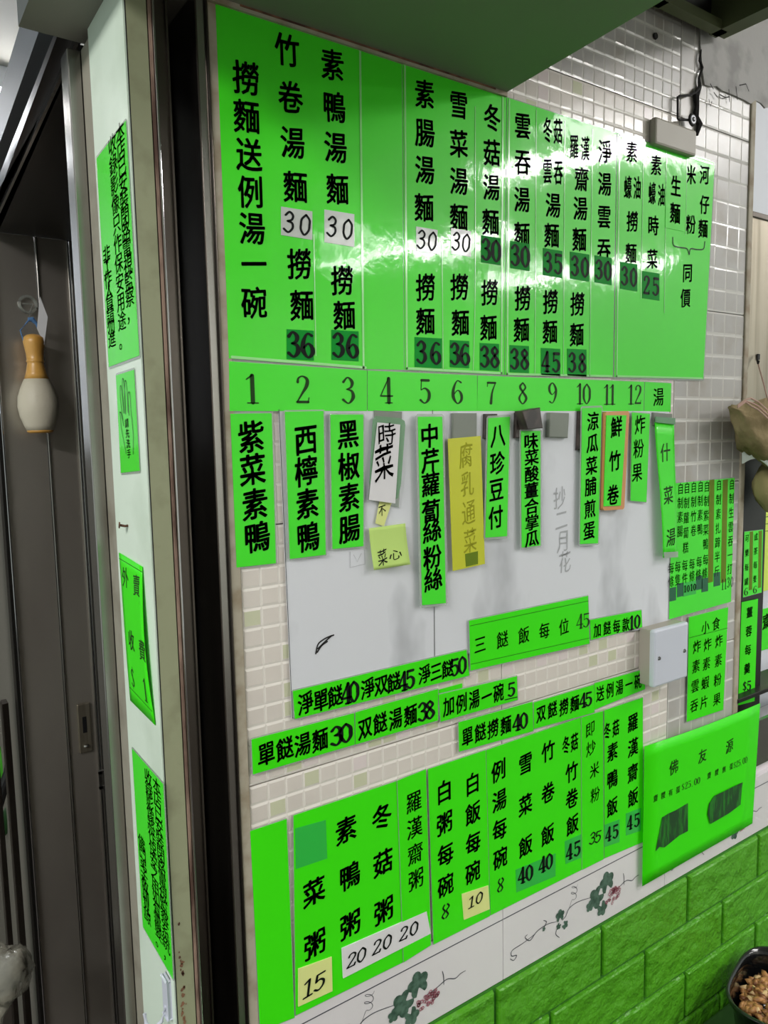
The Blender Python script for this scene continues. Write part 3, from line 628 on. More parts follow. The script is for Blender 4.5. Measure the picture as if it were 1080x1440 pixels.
magnet('grey square magnet above the yellow strip', [(637, 581), (671, 581), (671, 618), (637, 617)], d1=.0045)
magnet('grey square magnet alone below numeral nine', [(773, 580), (801, 581), (799, 616), (772, 615)])
magnet('dark block magnet tilted over the 味菜酸薑合掌瓜 strip', [(734, 578), (760, 573), (764, 602), (742, 604)], 'magnet_dark', d0=.008, d1=.020)
magnet('dark flat magnet behind the tilted block magnet', [(726, 580), (752, 582), (750, 617), (725, 616)], 'magnet_dark', d1=.0055)
magnet('thin magnet behind the strip right of the yellow one', [(682, 582), (700, 582), (700, 617), (681, 617)], 'magnet_dark', d1=.0048)
magnet('tall dark magnet behind the strip left of the orange rimmed plaque', [(814, 578), (846, 578), (844, 634), (812, 633)], 'magnet_dark', d1=.005)
magnet('grey magnet behind the curling outermost strip', [(919, 580), (946, 582), (946, 600), (919, 598)], 'magnet', d1=.004)
# ---- combo price strips ----------------------------------------------------
CG = 'horizontal combo meal price strips below the board'
def hs(label, quad, texts, style='brush', w_=.021, h=.028, d=.002, m='neon', film=.0012):
    s_ = Sheet('price_strip', label, 'sign', quad, m, d=d, th=.0005, film=film, group=CG); s_.text(texts, style, w_, h); return s_
hs('long green strip reading 淨單餸40 淨双餸45 淨三餸50', [(412, 972), (656, 914), (660, 950), (415, 1011)],
   [('淨單餸', (430, 989), (471, 979), .021, .027), ('40', (487, 975), (498, 972), .026, .024), ('淨双餸', (517, 968), (554, 959), .021, .026), ('45', (566, 958), (577, 955), .026, .023), ('淨三餸', (597, 948), (629, 940), .020, .025), ('50', (639, 938), (650, 935), .026, .022)])
hs('green strip reading 單餸湯麵30, lowest and nearest the chrome strip', [(354, 1040), (498, 1003), (499, 1047), (356, 1089)], [('單餸湯麵', (374, 1059), (450, 1040), .022, .028), ('30', (472, 1035), (486, 1031), .032, .022)], m='neon')
hs('middle green strip reading 双餸湯麵38 between two other price strips', [(500, 1002), (616, 969), (616, 1013), (500, 1047)], [('双餸湯麵', (513, 1023), (577, 1005), .021, .028), ('38', (594, 1001), (605, 998), .029, .023)])
MB_ = hs('short blank green piece behind the 加例湯一碗 strip', [(606, 973), (650, 961), (650, 980), (606, 994)], [], d=.0005, film=0)
hs('green strip reading 加例湯一碗 with underlined 5', [(617, 977), (727, 951), (728, 984), (620, 1015)], [('加例湯一碗', (631, 993), (701, 974), .020, .027), ('5', (719, 969), None, .026, .019)]).lines([[(710, 984), (727, 980)]], 'ink', .0012)
b3 = hs('larger green card reading 三餸飯每位 45 on the board edge', [(660, 873), (827, 838), (829, 905), (662, 943)], [('三餸飯每位', (675, 906), (793, 881), .022, .025), ('45', (815, 874), (824, 872), .028, .021)], 'brush_thin', d=.003)
b3.lines([[(661, 880), (827, 845)], [(662, 934), (829, 897)]], 'ink_print', .0005)
hs('short green strip reading 加餸每款10 on the lower edge of the board', [(830, 872), (902, 858), (903, 882), (831, 900)], [('加餸每款', (840, 886), (880, 878), .018, .023), ('10', (888, 876), (896, 874), .027, .021)], 'bold')
hs('green strip reading 單餸撈麵40 directly above the rice panel', [(645, 1016), (749, 987), (750, 1028), (646, 1057)], [('單餸撈麵', (657, 1035), (711, 1019), .021, .027), ('40', (726, 1016), (736, 1013), .029, .022)])
hs('green strip reading 双餸撈麵45 right of the forty dollar noodle strip', [(751, 988), (835, 963), (836, 1002), (751, 1025)], [('双餸撈麵', (761, 1003), (808, 989), .020, .026), ('45', (819, 985), (827, 983), .028, .021)])
hs('green strip reading 送例湯一碗 beside the switch plate', [(836, 961), (907, 941), (907, 969), (836, 998)], [('送例湯一碗', (844, 975), (897, 958), .019, .026)], 'bold')
# ---- lower porridge and rice panels ----------------------------------------
PG = 'green porridge and rice panels above the vine border'
def panel(label, quad, d=.001, m='neon', film=.0008): return Sheet('menu_sheet', label, 'menu', quad, m, d=d, th=.0005, film=film, group=PG)
panel('narrow blank green panel at the lower left beside the chrome strip', [(352, 1169), (403, 1152), (414, 1431), (366, 1450)])
pb = panel('wide green porridge panel with a white strip of prices', [(413, 1147), (560, 1098), (567, 1353), (416, 1428)])
pb.text([('菜', (441, 1254)), ('粥', (443, 1327)), ('素', (487, 1167)), ('鴨', (492, 1231)), ('粥', (493, 1299)), ('冬', (537, 1148)), ('菇', (538, 1213)), ('粥', (540, 1280))], 'brush', w_=.031, h=.034)
pb.patch([(415, 1165), (458, 1153), (460, 1207), (416, 1222)], 'teal_patch', .0002, 'cover_patch', 'plain darker green square')
ws = pb.patch([(480, 1333), (599, 1281), (605, 1312), (482, 1375)], 'paper_white', .0012, 'price_sticker', 'long white strip with three handwritten prices')
pb.text([('20', (493, 1349), (508, 1341)), ('20', (529, 1331), (544, 1323)), ('20', (566, 1312), (581, 1305))], 'hand', w_=.026, h=.017, parent=ws, lift=.0016)
y1 = pb.patch([(419, 1362), (466, 1345), (467, 1393), (419, 1415)], 'note_yellow', .001, 'price_sticker', 'pale yellow sticky note with handwritten price')
pb.text([('15', (433, 1388), (448, 1379))], 'hand', w_=.030, h=.020, parent=y1, lift=.0014)
lu = Sheet('menu_sheet', 'narrow green strip reading 羅漢齋粥 overlapping the porridge panel', 'menu', [(559, 1098), (599, 1082), (606, 1329), (568, 1353)], 'neon', d=.002, th=.0005, film=.0008, group=PG)
lu.text([('羅漢齋粥', (582, 1127), (585, 1236))], 'brush_thin', w_=.026, h=.029)
pc = panel('green panel with the small yellow sticky note, reading 白粥每碗 and 白飯每碗', [(602, 1082), (683, 1055), (689, 1288), (610, 1328)], d=.0012)
pc.text([('白粥每碗', (625, 1112), (627, 1245)), ('白飯每碗', (665, 1101), (665, 1226))], 'brush', w_=.028, h=.032)
pc.text([('8h', (627, 1281), None, .024, .019)], 'hand')
y2 = pc.patch([(649, 1257), (686, 1245), (688, 1278), (652, 1293)], 'note_yellow', .001, 'price_sticker', 'pale yellow sticky note with handwritten price')
pc.text([('10', (662, 1268), (673, 1262))], 'hand', w_=.024, h=.015, parent=y2, lift=.0014)
pd = panel('widest green rice panel with four dish columns, reading 例湯每碗 first', [(684, 1055), (817, 1009), (818, 1223), (690, 1287)])
pd.text([('例湯每碗', (701, 1084), (704, 1206)), ('雪菜飯', (739, 1073), (739, 1189)), ('竹卷飯', (771, 1056), (770, 1173)), ('冬', (796, 1047), None, .017, .029), ('菇', (808, 1043), None, .017, .029), ('竹卷飯', (804, 1085), (805, 1159))], 'brush', w_=.028, h=.032)
pd.text([('8h', (704, 1244), None, .022, .019)], 'hand')
a1 = pd.patch([(725, 1223), (781, 1200), (781, 1232), (726, 1255)], 'teal_patch', .0003, 'price_sticker', 'teal price sticker')
pd.text([('40', (733, 1231), (744, 1227)), ('40', (762, 1216), (772, 1211))], 'bold', w_=.027, h=.023, parent=a1, lift=.0006)
a2 = pd.patch([(794, 1183), (817, 1173), (817, 1206), (795, 1215)], 'teal_patch', .0003, 'price_sticker', 'teal price sticker')
pd.text([('45', (800, 1198), (811, 1193))], 'bold', w_=.027, h=.023, parent=a2, lift=.0006)
pe = Sheet('menu_sheet', 'narrow green strip with handwritten 即炒米粉 35', 'menu', [(818, 1009), (848, 1000), (849, 1208), (819, 1223)], 'neon', d=.0018, th=.0005, film=.0008, group=PG)
pe.text([('即炒', (830, 1025), (831, 1052)), ('米粉', (836, 1083), (837, 1117)), ('35', (833, 1179), (841, 1176), .028, .018)], 'hand', w_=.020, h=.022)
pf = panel('green panel reading 冬菇素鴨飯 and 羅漢齋飯 beside the framed poster', [(850, 999), (904, 981), (904, 1184), (850, 1207)])
pf.text([('冬', (854, 1027), None, .017, .028), ('菇', (866, 1023), None, .017, .028), ('素鴨飯', (861, 1057), (861, 1134)), ('羅漢齋飯', (890, 1016), (890, 1121))], 'brush', w_=.027, h=.031)
for cx, cy in ((860, 1171), (890, 1155)):
    p = pf.patch([(cx-10, cy-11), (cx+11, cy-19), (cx+11, cy+13), (cx-10, cy+20)], 'teal_patch', .0003, 'price_sticker', 'teal price sticker')
    pf.text([('45', (cx-5, cy+2), (cx+5, cy-2))], 'bold', w_=.026, h=.022, parent=p, lift=.0006)
# ---- landscape poster ---------------------------------------------------------
po = Sheet('menu_poster', 'large green landscape poster headed 佛友源 above the foam bricks', 'poster', [(904, 1049), (1069, 989), (1058, 1158), (901, 1245)], 'neon', d=.003, th=.0006, bend=lambda u, v: .004*math.sin(math.pi*min(max(u, 0), 1))*v+.003*(1-u), group='printed price sheets right of the panels')
po.text([('佛', (944, 1077)), ('友', (984, 1061)), ('源', (1023, 1048))], 'brush_thin', w_=.026, h=.027)
po.text([('齋糭有蛋', (919, 1121), (950, 1109), .012, .013), ('$25.00', (957, 1105), (979, 1096), .016, .012), ('齋糭無蛋', (994, 1089), (1026, 1077), .012, .013), ('$25.00', (1031, 1075), (1048, 1068), .016, .012)], 'brush_thin')
def scribble(pts, n, cls='grime'):
    q = px_poly(WALL, pts, po.d); rr = random.Random(n)
    return MB().prism(WALL, q, po.d+.0038, po.d+.0042).build('marker_scribble', cls, po.root)
MATS['scribble'] = mat('scribble', rgb(18, 66, 26), 0.5, mott=(60, rgb(26, 120, 24), 0.5, 0.62, (3, 1, 0.5)))
scribble([(919, 1195), (922, 1179), (928, 1148), (936, 1143), (947, 1138), (964, 1128), (964, 1167), (952, 1173), (931, 1190), (924, 1189)], 1, 'scribble')
scribble([(992, 1144), (994, 1129), (1001, 1118), (1014, 1112), (1028, 1105), (1041, 1099), (1040, 1106), (1038, 1130), (1022, 1142), (1010, 1149), (996, 1157)], 2, 'scribble')
# ---- snack sheet, product list, small sheets ------------------------------------
RG = 'printed price sheets right of the panels'
sn = Sheet('menu_sheet', 'portrait green snack sheet headed 小食 right of the switch plate', 'menu', [(969, 868), (1024, 854), (1017, 998), (966, 1015)], 'neon', d=.002, th=.0004, film=.0008, group=RG)
sn.text([('小', (992, 882)), ('食', (1007, 877)), ('炸素雲吞', (980, 909), (976, 992)), ('炸素蝦片', (995, 906), (990, 987)), ('炸素粉果', (1011, 901), (1008, 983))], 'brush_thin', w_=.024, h=.024)
sn.lines([[(969, 897), (1023, 883)]], 'ink_print', .0006)
pl_ = Sheet('menu_sheet', 'green product list with brown columns right of the white board', 'menu', [(946, 680), (1033, 672), (1028, 846), (941, 871)], 'neon_strip', d=.002, th=.0004, film=.0008, group=RG)
TB = dict(w_=.0145, h=.018)
pl_.text([('自制素腸', (957, 687), (956, 747)), ('每隻', (953, 797), (953, 815)), ('自制蘿蔔糕', (966, 686), (964, 770)), ('每件', (963, 795), (963, 813)), ('自制竹卷', (975.5, 685), (975, 746)), ('每條', (973, 793), (973, 810)), ('自制素鴨', (985, 684), (984, 744)), ('每條', (983, 790), (982, 808)),
          ('自制紫菜鴨', (994, 684), (992, 765)), ('每條', (992, 787), (991, 806)), ('每條', (943.5, 799), (943.5, 818)), ('自制素扎蹄半斤', (1011, 682), (1008, 803)), ('自制生雲吞一打', (1029, 681), (1026, 800)), ('11', (1016, 822), (1020, 821)), ('30', (1024, 819), (1029, 818))], 'fine', **TB)
for a, b in ((1001, 999), (1020, 1017)):
    pl_.patch([(a-3.5, 675), (a+3.5, 674), (b+3.5, 818), (b-3.5, 820)], 'ink_brown', .0002, 'cover_stripe', 'brown stripe covering a column')
for x, y, st in ((946, 835, ''), (956.5, 829, ''), (965, 828, '10'), (974, 826, '10'), (983, 819, ''), (991, 822, ''), (1008, 814, '')):
    p = pl_.patch([(x-4.5, y-8), (x+4.5, y-10), (x+4.5, y+9), (x-4.5, y+11)], 'teal_patch' if st else 'teal_dark', .0003, 'price_sticker', 'small teal price sticker')
    if st: pl_.text([(st, (x-2, y), (x+2.4, y-.6))], 'bold', w_=.014, h=.011, parent=p, lift=.0007)
# ---- switch plate ----------------------------------------------------------------
def plate(label, cat, name, quad, d0, d1, mface, screws=()):
    root = tag(empty(name, WALL.p(*WALL.at(*quad[3], d1), d0)), label, cat)
    q = px_poly(WALL, quad, d1); c = (sum(a for a, _ in q)/4, sum(z for _, z in q)/4)
    x0 = (q[0][0]+q[3][0])/2; x1 = (q[1][0]+q[2][0])/2; z0 = (q[2][1]+q[3][1])/2; z1 = (q[0][1]+q[1][1])/2
    MB().box((x0+.001, -d1+.006, z0+.001), (x1-.001, -d0, z1-.001), 0, .001).build('back_box', 'plastic_side', root)
    MB().box((x0, -d1, z0), (x1, -d1+.009, z1), 0, .003).build('cover', mface, root)
    for sx, sz in screws:
        MB().lathe([(0.0001, 0), (.0032, 0), (.0028, .0012), (.0001, .0016)], (0, 0, 0), 12).v
        vs = []; mb = MB(); cx, cz = x0+(x1-x0)*sx, z0+(z1-z0)*sz; n = 12
        mb.add([(cx+.003*math.cos(6.283*k/n), -d1-.0001-.0000, cz+.003*math.sin(6.283*k/n)) for k in range(n)]+[(cx+.0022*math.cos(6.283*k/n), -d1-.0014, cz+.0022*math.sin(6.283*k/n)) for k in range(n)],
               [(k, (k+1) % n, n+(k+1) % n, n+k) for k in range(n)]+[tuple(range(n, 2*n))])
        mb.build('screw', 'chrome', root)
    return root
plate('white blank electrical plate on a grey box left of the snack sheet', 'switch', 'blanking_plate', [(920, 888), (968, 874), (968, 951), (920, 969)], 0.0, 0.026, 'plastic_white', [(.14, .5), (.88, .5)])
plate('grey junction box half hidden behind the top right menu panel', 'box', 'junction_box', [(922, 162), (980, 184), (980, 220), (922, 202)], 0.0, 0.010, 'plastic_side')
# ---- hook with loop of wire, plaster crack ------------------------------------------
cr = tag(empty('wire_hook', WALL.p(*WALL.at(975, 168, .004), 0)), 'black wire loop and round plug hanging on the plaster crack at upper right', 'hook')
def wpx(pts, d): return [WALL.p(*WALL.at(x, y, d), d) for x, y in pts]
MB().tube(wpx([(985, 122), (978, 130), (970, 134), (955, 135), (953, 136), (953, 150), (953, 167), (955, 168), (972, 169)], .006), .0016, 6).build('wire', 'grime', cr)
MB().tube(wpx([(986, 70), (984, 85), (988, 95), (983, 110), (984, 122), (979, 135), (980, 150), (978, 165), (984, 175), (980, 190)], .003), [.001, .002, .0016, .002, .003, .0045, .0035, .005, .0045, .002], 6).build('cable_end', 'grime', cr)
pc_, nn = WALL.at(975, 168, .010), 20
def disc(name, c, r, d, m, par, r2=None):
    a, z = c; mb = MB(); n = 20
    mb.add([WALL.p(a+r*math.cos(6.283*k/n), z+r*math.sin(6.283*k/n), d-.002) for k in range(n)]+[WALL.p(a+r*.86*math.cos(6.283*k/n), z+r*.86*math.sin(6.283*k/n), d) for k in range(n)],
           [(k, n+k, n+(k+1) % n, (k+1) % n) for k in range(n)]+[tuple(range(n, 2*n))]); return mb.build(name, m, par)
disc('plug', pc_, .0085, .010, 'grime', cr); disc('plug_ring', pc_, .0062, .0106, 'plastic_white', cr); disc('plug_centre', pc_, .0035, .0112, 'grime', cr); disc('plug_pin', pc_, .0015, .0118, 'plastic_white', cr)
# plaster patch over the tiles
up = [(986, -20), (985, 60), (988, 100), (991, 119), (1000, 122), (1008, 121), (1015, 127), (1023, 130), (1035, 135), (1048, 141), (1056, 146), (1062, 141), (1070, 145), (1076, 152), (1084, 150), (1084, -20)]
pw = MB().prism(WALL, px_poly(WALL, up, .002), 0.0, .0022).build('plaster_patch', 'plaster', wall)
pw['label'] = 'ragged grey plaster covering the upper tiles'
for i_, pts in enumerate(([(997, 140), (999, 150), (1001, 143)], [(1012, 133), (1020, 137), (1026, 136)], [(1025, 126), (1026, 143)], [(1035, 122), (1037, 140)], [(1004, 130), (1009, 137)], [(1040, 120), (1049, 118), (1053, 128)], [(999, 118), (1003, 125)])):
    vs, fs = ribbon([(a, b, .0016) for a, b in px_poly(WALL, pts, .0024)]); MB().add([WALL.p(a, b, .0024) for a, b in vs], fs).build('chip_mark', 'grime', pw)
hb = disc('drill_hole', WALL.at(921, 51, .0), .0042, .0022, 'grime', wall)
# ---- hood frame at the top right ------------------------------------------------------
HZ = 2.075
hd = tag(empty('extractor_hood', (1.0, -.02, HZ)), 'dark olive metal hood with open underside at the top right corner', 'hood')
rim = MB(); rim.box((0.862, -.030, HZ), (1.000, -0.0145, HZ+.012)); rim.box((.985, -.50, HZ+.0), (1.0, -.012, HZ+.05)); rim.box((.862, -.50, HZ), (.870, -.012, HZ+.05))
rim.build('hood_rim', 'hood', hd)
MB().box((.862, -.50, HZ+.13), (1.0, -.004, HZ+.14)).box((.862, -.014, HZ+.013), (1.0, -.004, HZ+.14)).build('hood_top', 'black', hd)
for k in range(3): MB().box((.905+.028*k, -.5, HZ+.02+.012*k), (.908+.028*k, -.03-.02*k, HZ+.10)).build('baffle', 'hood_dark', hd)
MB().box((1.0, -.5, HZ+.004), (1.02, -.012, HZ+.02)).build('side_flange', 'hood', hd)
# ---- right end: recessed steel post, plate, sheets -------------------------------------
struct('trim_13', MB().box((XW1+.006, .012, 0.0), (XW1+.012, .10, 2.3)), 'steel_charcoal')
ps = struct('trim_14', MB().box((XW1+.010, .012, 0.982), (1.215, .06, 1.72)), 'steel_charcoal')
st_ = tag(empty('steel_sheet', (1.20, .01, 1.52)), 'brushed steel panel on the wall above the hanging cloth bags', 'panel')
MB().box((XW1+.012, .004, 1.545), (1.42, .012, 1.868), 0, .0015).build('plate', 'steel_warm', st_); MB().box((XW1+.010, .001, 1.862), (1.42, .012, 1.870), 0, .001).build('top_flange', 'steel_dark', st_)
PR = Plane('Y', .012)
k6 = Sheet('menu_sheet', 'small green drinks list with brown columns and two 6 prices on the steel post', 'menu', [(1047, 748), (1073, 745), (1071, 833), (1045, 840)], 'neon_strip', pl=PR, d=.0008, th=.0004, film=.0006, group=RG)
k6.text([('可樂每罐', (1050.5, 757), (1049.5, 818)), ('成茶每隻', (1063, 755), (1061.5, 814)), ('6', (1049, 832), None, .024, .014), ('6', (1061.5, 829), None, .024, .014)], 'brush_thin', w_=.013, h=.015)
k6.patch([(1054.5, 748), (1059, 747), (1057.5, 829), (1053, 830)], 'ink_brown', .0002, 'cover_stripe'); k6.patch([(1067, 747), (1071.5, 746), (1070, 826), (1066, 827)], 'ink_brown', .0002, 'cover_stripe')
kg = Sheet('menu_sheet', 'narrow green sheet reading 薑蓉每羹 $5 on the steel post', 'menu', [(1043, 847), (1066, 842), (1061, 986), (1038, 992)], 'neon', pl=PR, d=.0012, th=.0005, group=RG)
kg.text([('薑蓉每羹', (1054, 861), (1050.5, 940)), ('$5', (1047, 965), (1053, 964), .026, .018)], 'bold', w_=.022, h=.022)
PQ = Plane('Y', .14)
ya = Sheet('menu_sheet', 'pale yellow sheet at the right edge of the photo', 'menu', [(1073, 690), (1130, 688), (1130, 815), (1072, 832)], 'note_glow', pl=PQ, d=.001, th=.0004, group=RG)
ya.lines([[(1075, 727), (1110, 724)], [(1075, 737), (1110, 734)], [(1075, 747), (1110, 744)]], 'ink_print', .0012)
yb = Sheet('menu_sheet', 'green sheet reading 齋 at the right edge of the photo below the yellow one', 'menu', [(1071, 857), (1130, 843), (1130, 898), (1071, 915)], 'neon', pl=PQ, d=.001, th=.0004, group=RG)
yb.text([('齋', (1078, 873), None, .036, .038)], 'brush')
struct('wall_recess', MB().box((1.215, .141, 0.982), (2.6, .16, 2.3)), 'white_wall')
# shelf edge below the post and crumpled foil
struct('trim_15', MB().box((XW1+.003, -.004, 1.108), (1.60, .05, 1.115), 0, .001), 'steel_charcoal')
struct('trim_16', MB().box((XW1+.003, .0015, 0.982), (1.60, .008, 1.060)), 'steel')

# ---- cloth bags on a cord ------------------------------------------------------------
def lump(mb, c, rx, ry, rz, seed, amp=.18, rot_=0.0, n=22, m=14, mi=0, fold=0.0):
    vs = []
    for j in range(m+1):
        ph = math.pi*j/m
        for i in range(n):
            th = 2*math.pi*i/n; d = Vector((math.cos(th)*math.sin(ph), math.sin(th)*math.sin(ph), math.cos(ph)))
            k = 1+amp*noise.noise(d*1.7+Vector((seed, 0, 0)))+amp*.5*noise.noise(d*4.2+Vector((0, seed, 0)))+fold*math.sin(7*th+3*ph)
            p = Vector((d.x*rx*k, d.y*ry*k, d.z*rz*k)); p = Matrix.Rotation(rot_, 3, 'Y') @ p; vs.append(p+Vector(c))
    fs = [(j*n+i, j*n+(i+1) % n, (j+1)*n+(i+1) % n, (j+1)*n+i) for j in range(m) for i in range(n)]
    mb.add(vs, fs, mi); return mb
YB = -.035; NB = 36
cA = P3(1085, 603, YB)
bag = tag(empty('cloth_bag', cA), 'folded khaki cloth bag hanging by a cord in front of the steel panel', 'bag')
body = MB(); sec = []
prof = [((1031, 573), 5, 4), ((1034, 577), 11, 6), ((1038, 583), 18, 8), ((1043, 587), 24, 11), ((1048, 592), 32, 13), ((1054, 596), 37, 17), ((1060, 600), 43, 18), ((1075, 606), 50, 20), ((1095, 612), 54, 20), ((1120, 616), 50, 18), ((1145, 615), 30, 10)]
n = NB
for k, ((x, y), hh, dd) in enumerate(prof):
    c = P3(x, y+4, YB); s_ = 0.00118
    for i in range(n):
        t = 6.283*i/n; w_ = 1+.22*noise.noise(Vector((k*.5, i*.9, 3)))+.10*math.sin(4*t+k*.9)+.05*math.sin(9*t+k*1.7)
        body.v.append(c+Vector((.010*math.sin(t)*(k < 2)*-1, -math.cos(t)*dd*s_*1.15*w_, math.sin(t)*hh*s_*.78*w_)))
body.f = [(k*n+i, k*n+(i+1) % n, (k+1)*n+(i+1) % n, (k+1)*n+i) for k in range(len(prof)-1) for i in range(n)]+[tuple(range(n))[::-1], tuple((len(prof)-1)*n+i for i in range(n))]; body.m = [0]*len(body.f)
body.build('cloth', 'cloth_brown', bag, True)
for off_ in (0, 6, 11):
    MB().tube([P3(x, y+off_*(.3 if i < 2 else 1)-1, YB-.030-.002*i*(i < 4)) for i, (x, y) in enumerate([(1037, 571), (1048, 563), (1056, 561), (1066, 566), (1078, 577), (1092, 590)])], .0012, 6).build('drawstring', 'cord', bag)
MB().tube([P3(1065, 507, -.004), P3(1069, 522, -.014), P3(1074, 540, -.026), P3(1078, 556, -.045), P3(1082, 572, -.05)], .0011, 6).build('cord', 'cord', bag)
hk = tag(empty('adhesive_hook', P3(1066, 505, .003)), 'small dark hook on the steel panel holding the cord', 'hook')
MB().box(tuple(P3(1063, 506, .004)+Vector((.001, -.003, 0))), tuple(P3(1063, 506, .004)+Vector((.007, 0, .009))), 0, .001).build('hook_plate', 'grime', hk)
MB().tube([P3(1065, 500, -.001), P3(1065, 506, -.006), P3(1066, 511, -.010), P3(1067, 508, -.014)], .0016, 6).build('hook_arm', 'grime', hk)
b2 = tag(empty('cloth_bag', P3(1085, 675, -.02)), 'rounded olive cloth bag hanging below the khaki one', 'bag')
bb = MB(); lump(bb, P3(1087, 684, -.020), .048, .020, .040, 4.1, .12, .2, 26, 18, 0, .012); bb.build('cloth', 'cloth_olive', b2, True)
wc = MB(); ring = []
for k in range(9):
    t = k/8; x = 1045+42*t; y0 = 614+3*t-8*math.sin(t*3); y1 = 652+10*t*t-10*math.sin(t*3.1)*.9
    a = P3(x, y0, -.018-.03*t); b = P3(x, y1, -.020-.035*t); ring += [a, b, a+Vector((0, .002, 0)), b+Vector((0, .002, 0))]
wc.v = ring; wc.f = [q_ for k in range(8) for q_ in ((4*k, 4*k+1, 4*k+5, 4*k+4), (4*k+2, 4*k+6, 4*k+7, 4*k+3), (4*k, 4*k+4, 4*k+6, 4*k+2), (4*k+1, 4*k+3, 4*k+7, 4*k+5))]; wc.m = [0]*len(wc.f)
tag(wc.build('cloth_strip', 'cloth_white'), 'pale printed cloth strip between the two hanging bags', 'cloth')

# ---- column flank sheets -----------------------------------------------------------------
FG = 'green notices on the narrow column flank'
f1 = Sheet('notice', 'uppermost green notice on the column flank, three columns of fine print', 'notice', [(135.6, 223), (176.5, 170), (195.5, 500), (153, 516)], 'neon_film', pl=FLANK, d=.0026, th=.0004, film=.002, group=FG)
f1.text([('本店已安裝閉路電視監察，', (169, 187), (184, 440)), ('收錄影像只作保安用途。', (158, 203), (173, 478)), ('非工作人員請勿進', (150, 358), (157.5, 476))], 'fine', w_=.026, h=.018)
f2 = Sheet('notice', 'small green notice with a line drawing of a hand', 'notice', [(163, 528), (188, 520), (196, 662), (170, 665)], 'neon_film', pl=FLANK, d=.0026, th=.0004, film=.002, group=FG)
hz = lambda pts: [(x/4.5, 380+y/4.5) for x, y in pts]
f2.lines([hz(p) for p in ([(765, 930), (770, 1000), (785, 1080), (800, 1160)], [(845, 1165), (845, 1040), (838, 960), (830, 880), (826, 800), (818, 770), (812, 800), (818, 920)], [(812, 900), (806, 780), (800, 710), (792, 705), (790, 780), (797, 910)],
                          [(797, 900), (790, 760), (782, 690), (776, 700), (778, 780), (790, 905)], [(785, 905), (775, 790), (768, 735), (762, 745), (765, 820), (780, 960)], [(765, 930), (760, 900), (770, 910), (785, 985)])], 'ink', .0009, 'hand_drawing')
f2.text([('請先洗手', (178.5, 595), (181.5, 638))], 'brush_thin', w_=.014, h=.010)
f3 = Sheet('notice', 'green notice reading 外賣收費 $1 with its edge curling off the flank', 'notice', [(167, 777), (200, 797), (218, 1020), (183, 985)], 'neon', pl=FLANK, d=.0026, th=.0005, bend=lambda u, v: .004*(u if 0 < u else 0)*math.sin(math.pi*min(max(v, 0), 1)), group=FG)
f3.text([('外', (177, 812)), ('賣', (194, 823)), ('收', (187, 900)), ('費', (205, 914)), ('$', (188, 953)), ('1', (207, 970))], 'brush_thin', w_=.026, h=.024)
f3.lines([[(168, 785), (201, 804)], [(183, 966), (216, 1000)]], 'ink_print', .0006)
f4 = Sheet('notice', 'lowest green notice on the column flank with dense fine print', 'notice', [(185.5, 1053), (229, 1103), (243, 1377), (201, 1303)], 'neon_strip', pl=FLANK, d=.0026, th=.0004, film=.002, group=FG)
f4.text([('本店已安裝閉路電視監察系統，', (220.5, 1106), (235, 1345)), ('收錄影像將作保安之用如有需要。', (208.5, 1093), (224, 1327)), ('佛門弟子敬請見諒', (199.5, 1185), (207.5, 1288))], 'fine', w_=.024, h=.0165)
nl = tag(empty('nail', FLANK.p(*FLANK.at(182, 738), .002)), 'bent rusty nail in the mint flank above the 外賣 notice', 'nail')
a, z = FLANK.at(183, 739)
MB().tube([FLANK.p(a, z, .002), FLANK.p(a+.001, z, .005), FLANK.p(a-.001, z+.001, .009)], .0012, 8).tube([FLANK.p(a-.001, z+.001, .009), FLANK.p(a-.0012, z+.0011, .0100)], .0030, 10).build('nail_body', 'rust', nl)
hk2 = tag(empty('plastic_hook', FLANK.p(*FLANK.at(240, 1400), .002)), 'white plastic hook stuck low on the column flank', 'hook')
a, z = FLANK.at(241, 1400); hm = MB(); hm.box(tuple(FLANK.p(a-.006, z-.018, .006)-Vector((0, 0, 0))), tuple(FLANK.p(a+.006, z+.020, .002)), 0, .0015)
hm.build('hook_plate', 'plastic_white', hk2)
MB().tube([FLANK.p(a, z-.008, .006), FLANK.p(a-.001, z-.022, .010), FLANK.p(a-.004, z-.028, .018), FLANK.p(a-.010, z-.024, .022), FLANK.p(a-.013, z-.016, .022)], .0018, 8).build('hook_arm', 'plastic_white', hk2)

# ---- passage behind the column: header, steel door ------------------------------------------
YD = 0.96
hdr = MB()
struct('trim_17', MB().box((0.208, .19, 1.936), (0.60, .97, 1.945)), 'steel_charcoal')
def beam(name, pa, pb, wdt, z, ht, m):
    """bar running into the passage between two photographed edge points at height z"""
    def hit(px, py): r = ray(px, py); t = (z-EYE.z)/r.z; return Vector((r.x*t, EYE.y+r.y*t, z))
    A, B = hit(*pa), hit(*pb); A2, B2 = A+(A-B)*.3, B+(B-A)*.6; dx = Vector((wdt, 0, 0)); up_ = Vector((0, 0, ht))
    vs = [A2, B2, B2+dx, A2+dx]; vs += [v+up_ for v in vs]
    return struct(name, MB().add(vs, [(0, 1, 2, 3), (7, 6, 5, 4), (0, 4, 5, 1), (1, 5, 6, 2), (2, 6, 7, 3), (3, 7, 4, 0)]), m)
beam('trim_18', (54, 46), (0, 200), .013, 1.930, .05, 'beam_paint')
beam('trim_19', (80, 52), (0, 268), .022, 1.936, .04, 'steel_charcoal')
beam('trim_20', (92, 90), (0, 293), .0035, 1.930, .006, 'steel')
door = tag(empty('door_1', (.30, YD, 1.0)), kind='structure')
x0 = P3(35, 1040, YD).x
dp = MB(); dp.box((x0+.002, YD, .05), (P3(56, 470, YD).x, YD+.03, 1.9355)); dp.build('door_leaf', 'steel_door', door)
